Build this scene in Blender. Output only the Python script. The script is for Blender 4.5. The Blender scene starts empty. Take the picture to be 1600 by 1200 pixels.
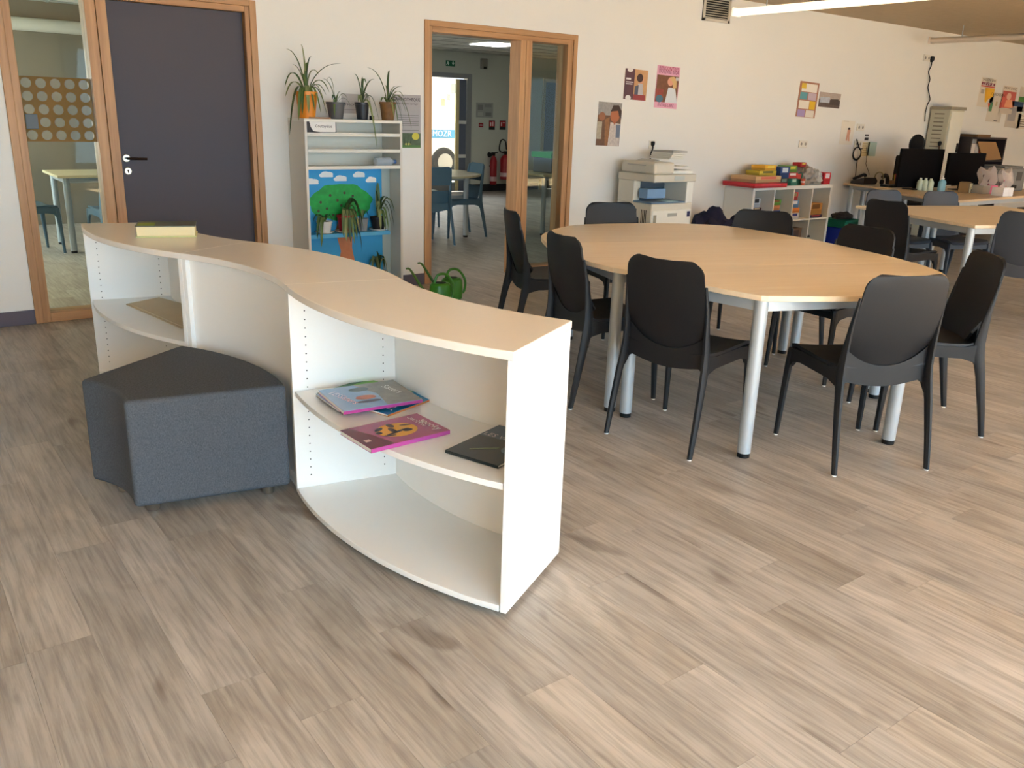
import bpy, bmesh, math, random
from mathutils import Vector, Matrix
random.seed(7)
R_ = math.radians
sc = bpy.context.scene
col = sc.collection

# ------------------------------------------------------------ camera / light / exposure
FPX, YAW, PITCH, ROLL, CAMH = 1336.09, .64837, .306089, -.0330791, 1.43
cy_, sy_ = math.cos(YAW), math.sin(YAW)
fwd = Vector((sy_ * math.cos(PITCH), cy_ * math.cos(PITCH), -math.sin(PITCH)))
rt = Vector((cy_, -sy_, 0)); dn = fwd.cross(rt)
c_, s_ = math.cos(ROLL), math.sin(ROLL)
right, down = c_ * rt + s_ * dn, -s_ * rt + c_ * dn
cam_d = bpy.data.cameras.new('camera'); cam = bpy.data.objects.new('camera', cam_d); col.objects.link(cam)
cam_d.sensor_width = 36; cam_d.lens = FPX / 1600 * 36; cam_d.clip_start = .05; cam_d.clip_end = 200
cam.matrix_world = Matrix(((right.x, -down.x, -fwd.x, 0), (right.y, -down.y, -fwd.y, 0), (right.z, -down.z, -fwd.z, CAMH), (0, 0, 0, 1)))
sc.camera = cam

w = bpy.data.worlds.new('sky'); sc.world = w; w.use_nodes = True
w.node_tree.nodes['Background'].inputs[0].default_value = (.80, .90, 1.0, 1)
w.node_tree.nodes['Background'].inputs[1].default_value = 1.0

def area(name, loc, rot, sx, sy, power, color, spread=180):
    l = bpy.data.lights.new(name, 'AREA'); l.shape = 'RECTANGLE'; l.size = sx; l.size_y = sy
    l.energy = power; l.color = color; l.spread = R_(spread)
    o = bpy.data.objects.new(name, l); o.location = loc; o.rotation_euler = rot; col.objects.link(o); return o
# daylight entering through the four big windows behind the camera
WINX = [(-1.6, 1.8), (2.9, 5.9), (6.7, 9.7), (10.5, 13.6)]
WZ0, WZ1 = .12, 2.35
YF = -3.4
for i, (a, b) in enumerate(WINX):
    area('window_daylight', ((a + b) / 2, YF + .55, (WZ0 + WZ1) / 2 + .05), (R_(56), 0, 0), b - a - .1, 2.1, (208, 116, 84, 50)[i], (.50, .78, 1.0), 125)
# daylight entering the back room through its glass exit door and a side window
area('exit_daylight', (8.2, 14.75, 3.1), (R_(-52), 0, 0), 2.4, 1.6, 360, (.86, .95, 1.0))
area('back_window_daylight', (-.9, 10.2, 1.4), (R_(90), 0, R_(-90)), 2.4, 1.3, 125, (.86, .95, 1.0))
sd = bpy.data.lights.new('sun', 'SUN'); sd.energy = 262; sd.angle = R_(.6); sd.color = (1, .745, .42)
so = bpy.data.objects.new('sun', sd); col.objects.link(so)
so.rotation_euler = Vector((.12, .75, -.88)).to_track_quat('-Z', 'Y').to_euler()

vs = sc.view_settings
vs.view_transform = 'Standard'; vs.look = 'None'; vs.gamma = 1; vs.use_curve_mapping = False
vs.exposure = 0.0
sc.cycles.max_bounces = 10; sc.cycles.diffuse_bounces = 5; sc.cycles.glossy_bounces = 4
sc.cycles.transparent_max_bounces = 16; sc.cycles.transmission_bounces = 6
sc.cycles.caustics_reflective = False; sc.cycles.caustics_refractive = False
sc.cycles.sample_clamp_indirect = 50
sc.cycles.use_denoising = True

# ------------------------------------------------------------ pixel -> point helpers (real planes of the room)
WY = 6.31
def ray(x, y):
    return right * ((x - 800) / FPX) + down * ((y - 600) / FPX) + fwd
def W(x, y, Y=WY):
    d = ray(x, y); t = Y / d.y; return Vector((d.x * t, Y, CAMH + d.z * t))
def G(x, y, z=0.):
    d = ray(x, y); t = (z - CAMH) / d.z; return Vector((d.x * t, d.y * t, z))
def seen(v, m=60):
    q = Vector(v) - Vector((0, 0, CAMH)); z = q.dot(fwd)
    if z < .1: return False
    x, y = 800 + FPX * q.dot(right) / z, 600 + FPX * q.dot(down) / z
    return -m < x < 1600 + m and -m < y < 1200 + m

# ------------------------------------------------------------ materials
def lin(c):
    return tuple((v / 255 / 12.92 if v / 255 <= .04045 else ((v / 255 + .055) / 1.055) ** 2.4) for v in c) + (1,)
_m = {}
def mat(c, rough=.5, metal=0, spec=.5, bump=0, bscale=60, var=0, vscale=8, emit=0):
    k = (tuple(c), rough, metal, spec, bump, bscale, var, vscale, emit)
    if k in _m: return _m[k]
    m = bpy.data.materials.new('surface'); m.use_nodes = True; nt = m.node_tree; b = nt.nodes['Principled BSDF']
    b.inputs['Base Color'].default_value = lin(c); b.inputs['Roughness'].default_value = rough
    b.inputs['Metallic'].default_value = metal; b.inputs['Specular IOR Level'].default_value = spec
    if emit:
        b.inputs['Emission Color'].default_value = lin(c); b.inputs['Emission Strength'].default_value = emit
    if bump or var:
        tc = nt.nodes.new('ShaderNodeTexCoord')
    if var:
        n = nt.nodes.new('ShaderNodeTexNoise'); n.inputs['Scale'].default_value = vscale; n.inputs['Detail'].default_value = 5
        nt.links.new(tc.outputs['Object'], n.inputs['Vector'])
        mx = nt.nodes.new('ShaderNodeMix'); mx.data_type = 'RGBA'
        lo = tuple(v * (1 - var) for v in lin(c)[:3]) + (1,); hi = tuple(min(1, v * (1 + var)) for v in lin(c)[:3]) + (1,)
        mx.inputs[6].default_value = lo; mx.inputs[7].default_value = hi
        nt.links.new(n.outputs['Fac'], mx.inputs[0]); nt.links.new(mx.outputs[2], b.inputs['Base Color'])
    if bump:
        n2 = nt.nodes.new('ShaderNodeTexNoise'); n2.inputs['Scale'].default_value = bscale; n2.inputs['Detail'].default_value = 4
        nt.links.new(tc.outputs['Object'], n2.inputs['Vector'])
        bp = nt.nodes.new('ShaderNodeBump'); bp.inputs['Strength'].default_value = bump; bp.inputs['Distance'].default_value = .004
        nt.links.new(n2.outputs['Fac'], bp.inputs['Height']); nt.links.new(bp.outputs['Normal'], b.inputs['Normal'])
    _m[k] = m; return m

def wood(base, dark, axis='z', rough=.45, scale=1., contrast=.5, world=False):
    m = bpy.data.materials.new('wood'); m.use_nodes = True; nt = m.node_tree; b = nt.nodes['Principled BSDF']
    b.inputs['Roughness'].default_value = rough
    tc = nt.nodes.new('ShaderNodeTexCoord'); mp = nt.nodes.new('ShaderNodeMapping')
    s = {'x': (.06, 1, 1), 'y': (1, .06, 1), 'z': (1, 1, .06)}[axis]
    mp.inputs['Scale'].default_value = tuple(v * 30 * scale for v in s)
    nt.links.new(tc.outputs['Object'], mp.inputs['Vector'])
    n = nt.nodes.new('ShaderNodeTexNoise'); n.inputs['Scale'].default_value = 1; n.inputs['Detail'].default_value = 7; n.inputs['Roughness'].default_value = .6
    nt.links.new(mp.outputs['Vector'], n.inputs['Vector'])
    cr = nt.nodes.new('ShaderNodeValToRGB'); cr.color_ramp.elements[0].position = .5 - contrast * .4; cr.color_ramp.elements[1].position = .5 + contrast * .3
    cr.color_ramp.elements[0].color = lin(dark); cr.color_ramp.elements[1].color = lin(base)
    nt.links.new(n.outputs['Fac'], cr.inputs['Fac'])
    oi = nt.nodes.new('ShaderNodeObjectInfo'); hs = nt.nodes.new('ShaderNodeHueSaturation'); mr = nt.nodes.new('ShaderNodeMapRange')
    mr.inputs['To Min'].default_value = .93; mr.inputs['To Max'].default_value = 1.07
    nt.links.new(oi.outputs['Random'], mr.inputs['Value']); nt.links.new(mr.outputs['Result'], hs.inputs['Value'])
    nt.links.new(cr.outputs['Color'], hs.inputs['Color']); nt.links.new(hs.outputs['Color'], b.inputs['Base Color'])
    return m

def floor_mat(attr):
    m = bpy.data.materials.new('floor_plank'); m.use_nodes = True; nt = m.node_tree; b = nt.nodes['Principled BSDF']
    N = nt.nodes.new; Lk = nt.links.new
    geo = N('ShaderNodeNewGeometry')
    if attr:
        a = N('ShaderNodeAttribute'); a.attribute_name = 'tone'; rnd = a.outputs['Fac']
    else:
        a = N('ShaderNodeObjectInfo'); rnd = a.outputs['Random']
    off = N('ShaderNodeCombineXYZ'); mu = N('ShaderNodeMath'); mu.operation = 'MULTIPLY'; mu.inputs[1].default_value = 57.
    Lk(rnd, mu.inputs[0]); Lk(mu.outputs[0], off.inputs[0]); Lk(mu.outputs[0], off.inputs[1])
    ad = N('ShaderNodeVectorMath'); ad.operation = 'ADD'; Lk(geo.outputs['Position'], ad.inputs[0]); Lk(off.outputs[0], ad.inputs[1])
    def noise(sx, sy, sc_, det, dist=0, rg=.55):
        mp = N('ShaderNodeMapping'); mp.inputs['Scale'].default_value = (sx, sy, 1); Lk(ad.outputs[0], mp.inputs['Vector'])
        n = N('ShaderNodeTexNoise'); n.inputs['Scale'].default_value = sc_; n.inputs['Detail'].default_value = det; n.inputs['Distortion'].default_value = dist
        n.inputs['Roughness'].default_value = rg; Lk(mp.outputs[0], n.inputs['Vector']); return n.outputs['Fac']
    big = noise(1, .28, 7, 3, 1.2); fine = noise(1, .05, 60, 5, .3, .65); knot = noise(1, .4, 6.5, 1.5, .7)
    r1 = N('ShaderNodeValToRGB'); e = r1.color_ramp.elements
    e[0].position = .28; e[0].color = lin((156, 148, 138)); e[1].position = .72; e[1].color = lin((188, 181, 171))
    Lk(big, r1.inputs['Fac'])
    r2 = N('ShaderNodeValToRGB'); e = r2.color_ramp.elements
    e[0].position = .34; e[0].color = (.60, .58, .56, 1); e[1].position = .58; e[1].color = (1.04, 1.03, 1.02, 1); Lk(fine, r2.inputs['Fac'])
    mx = N('ShaderNodeMix'); mx.data_type = 'RGBA'; mx.blend_type = 'MULTIPLY'; mx.inputs[0].default_value = .8
    Lk(r1.outputs[0], mx.inputs[6]); Lk(r2.outputs[0], mx.inputs[7])
    r3 = N('ShaderNodeValToRGB'); e = r3.color_ramp.elements
    e[0].position = .66; e[0].color = (1, 1, 1, 1); e[1].position = .76; e[1].color = (.50, .45, .41, 1); Lk(knot, r3.inputs['Fac'])
    mx2 = N('ShaderNodeMix'); mx2.data_type = 'RGBA'; mx2.blend_type = 'MULTIPLY'; mx2.inputs[0].default_value = .8
    Lk(mx.outputs[2], mx2.inputs[6]); Lk(r3.outputs[0], mx2.inputs[7])
    hs = N('ShaderNodeHueSaturation'); mr = N('ShaderNodeMapRange'); mr.inputs['To Min'].default_value = .89; mr.inputs['To Max'].default_value = 1.09
    Lk(rnd, mr.inputs['Value']); Lk(mr.outputs[0], hs.inputs['Value']); Lk(mx2.outputs[2], hs.inputs['Color'])
    wn = N('ShaderNodeTexWhiteNoise'); wn.noise_dimensions = '1D'; Lk(rnd, wn.inputs['W'])
    mr2 = N('ShaderNodeMapRange'); mr2.inputs['To Min'].default_value = .72; mr2.inputs['To Max'].default_value = 1.02
    Lk(wn.outputs['Value'], mr2.inputs['Value']); Lk(mr2.outputs[0], hs.inputs['Saturation'])
    Lk(hs.outputs[0], b.inputs['Base Color'])
    mr3 = N('ShaderNodeMapRange'); mr3.inputs['To Min'].default_value = .34; mr3.inputs['To Max'].default_value = .5
    Lk(fine, mr3.inputs['Value']); Lk(mr3.outputs[0], b.inputs['Roughness'])
    b.inputs['Specular IOR Level'].default_value = .45
    bp = N('ShaderNodeBump'); bp.inputs['Strength'].default_value = .12; bp.inputs['Distance'].default_value = .002
    Lk(fine, bp.inputs['Height']); Lk(bp.outputs[0], b.inputs['Normal'])
    return m

def glass_mat(tint=(.86, .92, .90), spec=1.22):
    m = bpy.data.materials.new('glass'); m.use_nodes = True; nt = m.node_tree; nt.nodes.clear()
    o = nt.nodes.new('ShaderNodeOutputMaterial'); mx = nt.nodes.new('ShaderNodeMixShader'); fr = nt.nodes.new('ShaderNodeFresnel'); fr.inputs[0].default_value = spec
    t = nt.nodes.new('ShaderNodeBsdfTransparent'); t.inputs[0].default_value = (*tint, 1)
    g = nt.nodes.new('ShaderNodeBsdfGlossy'); g.inputs['Roughness'].default_value = .02
    nt.links.new(fr.outputs[0], mx.inputs[0]); nt.links.new(t.outputs[0], mx.inputs[1]); nt.links.new(g.outputs[0], mx.inputs[2]); nt.links.new(mx.outputs[0], o.inputs[0])
    return m
def film_mat(c, alpha):
    m = bpy.data.materials.new('film'); m.use_nodes = True; b = m.node_tree.nodes['Principled BSDF']
    b.inputs['Base Color'].default_value = lin(c); b.inputs['Alpha'].default_value = alpha; b.inputs['Roughness'].default_value = .4; b.inputs['Specular IOR Level'].default_value = .15
    return m
GLASS = glass_mat()
WALLM = mat((229, 227, 221), .9, spec=.2, bump=.12, bscale=220)
CEILM = mat((196, 178, 152), .95, spec=.1, bump=.6, bscale=70, var=.10, vscale=14)
CEILB = mat((214, 214, 206), .9, spec=.2)
OAK = wood((192, 146, 98), (152, 106, 64), 'z', .45, .7, .6)
OAKX = wood((192, 146, 98), (152, 106, 64), 'x', .45, .7, .6)
BASE = mat((84, 76, 88), .5)
DOORC = mat((72, 68, 76), .55, spec=.35)
STEEL = mat((200, 198, 192), .28, 1)
DARKMET = mat((70, 55, 48), .35, 1)
LAM = mat((241, 240, 236), .3, spec=.45, bump=.03, bscale=400)
LAMTOP = mat((240, 235, 226), .24, spec=.5, bump=.03, bscale=400)
BEECH = wood((244, 227, 198), (232, 209, 176), 'x', .36, .9, .7)
SILVER = mat((176, 184, 190), .38, .25)
CHAIR = mat((28, 29, 32), .48, spec=.32, bump=.15, bscale=900)
GREYCH = mat((62, 68, 77), .5, spec=.4, bump=.15, bscale=900)
TEAL = mat((84, 112, 130), .4, spec=.4)
BLACK = mat((14, 14, 15), .55, spec=.3)
WHITEP = mat((236, 236, 232), .5)
HOLE = mat((30, 28, 26), .9)

# ------------------------------------------------------------ mesh helpers
def BM(): return bmesh.new()
def box(bm, x0, x1, y0, y1, z0, z1):
    v = [bm.verts.new((x, y, z)) for z in (z0, z1) for x, y in ((x0, y0), (x1, y0), (x1, y1), (x0, y1))]
    for f in ((3, 2, 1, 0), (4, 5, 6, 7), (0, 1, 5, 4), (1, 2, 6, 5), (2, 3, 7, 6), (3, 0, 4, 7)): bm.faces.new([v[i] for i in f])
def obox(bm, c, ax, ay, hx, hy, z0, z1):
    p = [Vector(c[:2]) + Vector(ax) * sx * hx + Vector(ay) * sy * hy for sx, sy in ((-1, -1), (1, -1), (1, 1), (-1, 1))]
    prism(bm, [(q.x, q.y) for q in p], z0, z1)
def prism(bm, pts, z0, z1):
    a = [bm.verts.new((x, y, z0)) for x, y in pts]; b = [bm.verts.new((x, y, z1)) for x, y in pts]; n = len(pts)
    ar = sum(pts[i][0] * pts[(i + 1) % n][1] - pts[(i + 1) % n][0] * pts[i][1] for i in range(n))
    if ar < 0: a.reverse(); b.reverse()
    bm.faces.new(a[::-1]); bm.faces.new(b)
    for i in range(n): bm.faces.new((a[i], a[(i + 1) % n], b[(i + 1) % n], b[i]))
def cyl(bm, c, r, z0, z1, n=20, r2=None):
    r2 = r if r2 is None else r2
    a = [bm.verts.new((c[0] + r * math.cos(2 * math.pi * i / n), c[1] + r * math.sin(2 * math.pi * i / n), z0)) for i in range(n)]
    b = [bm.verts.new((c[0] + r2 * math.cos(2 * math.pi * i / n), c[1] + r2 * math.sin(2 * math.pi * i / n), z1)) for i in range(n)]
    bm.faces.new(a[::-1]); bm.faces.new(b)
    for i in range(n): bm.faces.new((a[i], a[(i + 1) % n], b[(i + 1) % n], b[i]))
def lathe(bm, prof, c=(0, 0), n=20, sx=1, sy=1):
    rings = []
    for r, z in prof:
        rings.append([bm.verts.new((c[0] + sx * r * math.cos(2 * math.pi * i / n), c[1] + sy * r * math.sin(2 * math.pi * i / n), z)) for i in range(n)])
    for k in range(len(rings) - 1):
        for i in range(n): bm.faces.new((rings[k][i], rings[k][(i + 1) % n], rings[k + 1][(i + 1) % n], rings[k + 1][i]))
    bm.faces.new(rings[0][::-1]); bm.faces.new(rings[-1])
def tube(bm, pts, r, n=8, r1=None):
    pts = [Vector(p) for p in pts]; rings = []; up = Vector((0, 0, 1)); prev = None
    for i, p in enumerate(pts):
        t = (pts[min(i + 1, len(pts) - 1)] - pts[max(i - 1, 0)]).normalized()
        if prev is None:
            s = t.cross(up)
            if s.length < .1: s = t.cross(Vector((1, 0, 0)))
            s.normalize()
        else:
            s = (prev - t * prev.dot(t)).normalized()
        prev = s; u = s.cross(t); rr = r if r1 is None else r + (r1 - r) * i / (len(pts) - 1)
        rings.append([bm.verts.new(p + (s * math.cos(2 * math.pi * k / n) + u * math.sin(2 * math.pi * k / n)) * rr) for k in range(n)])
    for a, b in zip(rings, rings[1:]):
        for k in range(n): bm.faces.new((a[k], b[k], b[(k + 1) % n], a[(k + 1) % n]))
    bm.faces.new(rings[0]); bm.faces.new(rings[-1][::-1])
def bez(pts, n=14):
    P = [Vector(p) for p in pts]; out = []
    for i in range(len(P) - 1):
        p0, p1, p2, p3 = P[max(i - 1, 0)], P[i], P[i + 1], P[min(i + 2, len(P) - 1)]
        for k in range(n):
            t = k / n
            out.append(.5 * ((2 * p1) + (-p0 + p2) * t + (2 * p0 - 5 * p1 + 4 * p2 - p3) * t * t + (-p0 + 3 * p1 - 3 * p2 + p3) * t ** 3))
    return out + [P[-1]]
def arc(c, r, a0, a1, n=16):
    return [(c[0] + r * math.cos(R_(a0 + (a1 - a0) * i / n)), c[1] + r * math.sin(R_(a0 + (a1 - a0) * i / n))) for i in range(n + 1)]
def legsweep(bm, path):
    """octagonal near-vertical leg; path rows: x, y, z, size_x, size_y"""
    rings = []
    for x, y, z, a, b in path:
        c = .3
        q = [(a, b * (1 - 2 * c)), (a * (1 - 2 * c), b), (-a * (1 - 2 * c), b), (-a, b * (1 - 2 * c)), (-a, -b * (1 - 2 * c)), (-a * (1 - 2 * c), -b), (a * (1 - 2 * c), -b), (a, -b * (1 - 2 * c))]
        rings.append([bm.verts.new((x + u / 2, y + v / 2, z)) for u, v in q])
    for a, b in zip(rings, rings[1:]):
        for k in range(8): bm.faces.new((a[k], b[k], b[(k + 1) % 8], a[(k + 1) % 8]))
    bm.faces.new(rings[0]); bm.faces.new(rings[-1][::-1])
def sheet(bm, grid, th, nrm=None):
    """closed slab from a grid of points (rows of vectors), thickness th along the vertex normals"""
    nu, nv = len(grid), len(grid[0]); A = []; B = []
    for i in range(nu):
        ra, rb = [], []
        for j in range(nv):
            du = grid[min(i + 1, nu - 1)][j] - grid[max(i - 1, 0)][j]; dv = grid[i][min(j + 1, nv - 1)] - grid[i][max(j - 1, 0)]
            n = du.cross(dv); n = n.normalized() if n.length > 1e-9 else Vector((0, 0, 1))
            ra.append(bm.verts.new(grid[i][j] + n * th / 2)); rb.append(bm.verts.new(grid[i][j] - n * th / 2))
        A.append(ra); B.append(rb)
    for i in range(nu - 1):
        for j in range(nv - 1):
            bm.faces.new((A[i][j], A[i + 1][j], A[i + 1][j + 1], A[i][j + 1])); bm.faces.new((B[i][j], B[i][j + 1], B[i + 1][j + 1], B[i + 1][j]))
    for i in range(nu - 1):
        bm.faces.new((A[i][0], B[i][0], B[i + 1][0], A[i + 1][0])); bm.faces.new((A[i][-1], A[i + 1][-1], B[i + 1][-1], B[i][-1]))
    for j in range(nv - 1):
        bm.faces.new((A[0][j], A[0][j + 1], B[0][j + 1], B[0][j])); bm.faces.new((A[-1][j], B[-1][j], B[-1][j + 1], A[-1][j + 1]))

def obj(name, bm, m, parent=None, loc=None, smooth=False, bevel=0, seg=2, label=None, kind=None):
    me = bpy.data.meshes.new(name)
    if isinstance(bm, bmesh.types.BMesh):
        bmesh.ops.recalc_face_normals(bm, faces=bm.faces[:]); bm.to_mesh(me); bm.free()
    else: me = bm
    for x in (m if isinstance(m, (list, tuple)) else [m]): me.materials.append(x)
    o = bpy.data.objects.new(name, me); col.objects.link(o)
    if parent: o.parent = parent
    if loc is not None: o.location = loc
    if smooth:
        me.shade_smooth() if not bevel else None
        if not bevel:
            try: me.set_sharp_from_angle(angle=R_(35))
            except Exception: pass
    if bevel:
        md = o.modifiers.new('bevel', 'BEVEL'); md.width = bevel; md.segments = seg; md.limit_method = 'ANGLE'; md.angle_limit = R_(35)
        if smooth:
            me.shade_smooth()
            md.harden_normals = False
            try: me.set_sharp_from_angle(angle=R_(35))
            except Exception: pass
    if label: o['label'] = label
    if kind: o['kind'] = kind
    return o
def tag(o, label, cat, group=None):
    o['label'] = label; o['category'] = cat
    if group: o['group'] = group
    return o
def thing(name, label, cat, loc=(0, 0, 0), rz=0, group=None):
    o = bpy.data.objects.new(name, None); o.empty_display_size = .1; col.objects.link(o); o.location = loc; o.rotation_euler = (0, 0, rz)
    return tag(o, label, cat, group)
def copy_tree(o, parent=None):
    c = o.copy(); col.objects.link(c)
    if parent: c.parent = parent
    for ch in list(o.children): copy_tree(ch, c)
    return c
def struct(name, bm, m, parent=None, **k):
    o = obj(name, bm, m, parent, **k)
    if not parent: o['kind'] = 'structure'
    return o
def sroot(name, loc=(0, 0, 0)):
    o = bpy.data.objects.new(name, None); col.objects.link(o); o.location = loc; o['kind'] = 'structure'; return o
def textmesh(s, size, align='CENTER'):
    cu = bpy.data.curves.new('t', 'FONT'); cu.body = s; cu.size = size; cu.align_x = align; cu.align_y = 'CENTER'; cu.resolution_u = 2
    t = bpy.data.objects.new('t', cu); col.objects.link(t); bpy.context.view_layer.update()
    me = bpy.data.meshes.new_from_object(t.evaluated_get(bpy.context.evaluated_depsgraph_get()))
    bpy.data.objects.remove(t); me.materials.clear(); return me
def lettering(s, size, m, parent, loc, rot=(R_(90), 0, 0), name='lettering', wmax=None, bold=0):
    me = textmesh(s, size)
    xs = [v.co.x for v in me.vertices]
    k = 1
    if wmax and xs and (max(xs) - min(xs)) > 0: k = wmax / (max(xs) - min(xs))
    o = obj(name, me, m, parent, loc); o.rotation_euler = rot; o.scale = (k, 1 if not wmax else max(min(k * 1.1, 1.6), .6), 1); return o

# ------------------------------------------------------------ floor: slab and single planks
X0, X1, Y0, Y1 = -3.2, 16.2, YF, WY
bm = BM(); box(bm, X0, X1, Y0, 14.0, -.12, -.008)
floor = struct('floor', bm, mat((95, 82, 68), .8))
FM, FMA = floor_mat(False), floor_mat(True)
PW = .167; cand = []
rr = random.Random(3)
k = int((X0 - .3265) / PW)
while .3265 + PW * k < X1:
    x = .3265 + PW * k; y = Y0 - rr.random() * 1.1
    while y < 13.9:
        L = rr.choice((.62, .9, 1.1, 1.24)); a, b = max(y, Y0), min(y + L, 13.9)
        if b > a + .02: cand.append((x, a, b))
        y += L
    k += 1
vis = [c for c in cand if seen((c[0] + .08, (c[1] + c[2]) / 2, 0), 160)]
vis.sort(key=lambda c: math.hypot(c[0], (c[1] + c[2]) / 2)); near = vis[:300]; ns = set(near)
pm = {}
for x, a, b in near:
    Lk = round(b - a, 3)
    if Lk not in pm:
        g = BM(); box(g, .0003, PW - .0003, .0003, Lk - .0003, -.008, 0); me = bpy.data.meshes.new('plank'); bmesh.ops.recalc_face_normals(g, faces=g.faces[:]); g.to_mesh(me); g.free(); me.materials.append(FM); pm[Lk] = me
    o = bpy.data.objects.new('plank', pm[Lk]); col.objects.link(o); o.location = (x, a, 0); o.parent = floor
g = BM(); lay = g.verts.layers.float.new('tone')
for c in cand:
    if c in ns: continue
    n0 = len(g.verts); box(g, c[0] + .0003, c[0] + PW - .0003, c[1] + .0003, c[2] - .0003, -.008, 0)
    t = rr.random(); g.verts.ensure_lookup_table()
    for v in g.verts[n0:]: v[lay] = t
obj('far_planks', g, FMA, floor, kind='stuff')

# ------------------------------------------------------------ room shell
CZ = 2.62
D1 = (.797, 2.415, 2.125); D2 = (3.789, 5.39, 2.12)
bm = BM()
for a, b in ((X0, D1[0]), (D1[1], D2[0]), (D2[1], X1)): box(bm, a, b, WY, WY + .15, 0, CZ)
for d in (D1, D2): box(bm, d[0], d[1], WY, WY + .15, d[2], CZ)
struct('wall_back', bm, WALLM)
bm = BM(); box(bm, X0, X1, Y0, WY + .15, CZ, CZ + .1); struct('ceiling', bm, CEILM)
bm = BM(); box(bm, X0 - .15, X0, Y0, WY + .15, 0, CZ); struct('wall_left', bm, WALLM)
bm = BM(); box(bm, X1, X1 + .15, Y0, WY + .15, 0, CZ); struct('wall_right', bm, WALLM)
bm = BM(); xs = X0
for a, b in WINX + [(X1, X1)]:
    box(bm, xs, a, YF - .2, YF, 0, CZ); xs = b
for a, b in WINX:
    box(bm, a, b, YF - .2, YF, 2.4, CZ); box(bm, a, b, YF - .2, YF, 0, .12)
struct('wall_front', bm, WALLM)
for i, (a, b) in enumerate(WINX):
    fr = sroot(f'window_{i+1}', ((a + b) / 2, YF - .1, .12)); w_ = (b - a) / 2
    for x in (-w_ + .03, 0, w_ - .03):
        g = BM(); box(g, x - .03, x + .03, -.03, .03, 0, 2.28); obj('frame_bar', g, DOORC, fr)
    for z in (.03, 2.25):
        g = BM(); box(g, -w_, w_, -.03, .03, z - .03, z + .03); obj('frame_bar', g, DOORC, fr)
    g = BM(); box(g, -w_ + .002, w_ - .002, -.075, -.045, WZ1 - .3, 2.27); obj('roller_shutter', g, mat((196, 192, 184), .6), fr)
def baseboard(name, a, b, m=BASE, y=WY, h=.095):
    g = BM(); box(g, a, b, y - .012, y, .0005, h); struct(name, g, m, bevel=.002)
baseboard('baseboard_left', X0, D1[0]); baseboard('baseboard_middle', D1[1], D2[0]); baseboard('baseboard_right', D2[1], X1)

# back room behind the doorway
BYW = 13.72; BZ = 2.46
EX0, EX1, EXZ = 7.15, 9.24, 2.09
DKX0, DKX1 = 10.9, 11.75
WB = mat((196, 200, 190), .9, spec=.2)
bm = BM()
for a, b in ((-1, EX0), (EX1, DKX0), (DKX1, 13)): box(bm, a, b, BYW, BYW + .2, 0, BZ)
box(bm, EX0, EX1, BYW, BYW + .2, EXZ, BZ); box(bm, DKX0, DKX1, BYW, BYW + .2, 2.1, BZ)
struct('wall_far', bm, WB)
bm = BM(); box(bm, 13, 13.15, WY + .15, BYW + .2, 0, BZ); struct('wall_far_right', bm, WB)
bm = BM(); box(bm, -1.15, -1, WY + .15, 9, 0, BZ); box(bm, -1.15, -1, 11.4, BYW + .2, 0, BZ); box(bm, -1.15, -1, 9, 11.4, 0, .75); box(bm, -1.15, -1, 9, 11.4, 2.05, BZ)
struct('wall_far_left', bm, WB)
bm = BM(); box(bm, -1, 3.4, 11.5, 11.6, 0, BZ); struct('wall_partition', bm, mat((128, 120, 106), .85, spec=.2))
bm = BM(); box(bm, -1.15, 13.15, WY + .15, BYW + .2, BZ, BZ + .08); cl = struct('ceiling_far', bm, CEILB)
g = BM()
for i in range(24): box(g, -1 + i * .6 - .012, -1 + i * .6 + .012, WY + .15, BYW, BZ - .006, BZ)
for i in range(13): box(g, -1, 13, WY + .2 + i * .6 - .012, WY + .2 + i * .6 + .012, BZ - .0065, BZ)
obj('ceiling_grid', g, mat((168, 168, 160), .5), cl, kind='stuff')
baseboard('baseboard_far', EX1 + .02, DKX0 - .02, mat((34, 32, 36), .5), BYW, .13)
for i, (x, y) in enumerate(((8.3, 11.7), (7.1, 10.5), (8.9, 9.4))):
    g = BM(); box(g, x - .28, x + .28, y - .28, y + .28, BZ - .02, BZ - .007)
    o = tag(obj('ceiling_panel_light', g, mat((255, 250, 240), .5, emit=7)), ('square ceiling light panel of the back room nearest its exit door', 'square ceiling light panel of the back room, middle one', 'square ceiling light panel of the back room nearest the doorway')[i], 'ceiling light', 'ceiling lights of the back room')

# ------------------------------------------------------------ door units
def dbox(par, name, m, x0, x1, y0, y1, z0, z1, bev=.003, label=None):
    g = BM(); ox, oy = par.location.x, par.location.y
    box(g, x0 - ox, x1 - ox, y0 - oy, y1 - oy, z0, z1); return obj(name, g, m, par, bevel=bev, label=label)
YA, YB = WY - .014, WY + .15
d1 = sroot('door_1', (1.6, WY, 0))
# architrave, then stepped inner frame
dbox(d1, 'architrave', OAK, .797, .845, YA, WY + .02, 0, D1[2] - .0)
dbox(d1, 'architrave', OAK, 2.368, 2.415, YA, WY + .02, 0, D1[2])
dbox(d1, 'architrave', OAKX, .845, 2.368, YA, WY + .02, 2.085, D1[2])
dbox(d1, 'frame_post', OAK, .845, .889, WY - .004, YB, 0, 2.085)
dbox(d1, 'frame_post', OAK, 1.305, 1.368, WY - .004, YB, 0, 2.045)
dbox(d1, 'frame_post', OAK, 1.371, 1.433, WY - .008, YB, 0, 2.045)
dbox(d1, 'frame_post', OAK, 2.335, 2.368, WY - .004, YB, 0, 2.085)
dbox(d1, 'frame_rail', OAKX, .889, 2.335, WY - .004, YB, 2.045, 2.085)
dbox(d1, 'frame_rail', OAKX, .889, 1.305, WY - .004, YB, .0, .062)
g1 = dbox(d1, 'glass_pane', GLASS, .889, 1.305, WY + .055, WY + .063, .062, 2.045, 0)
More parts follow.
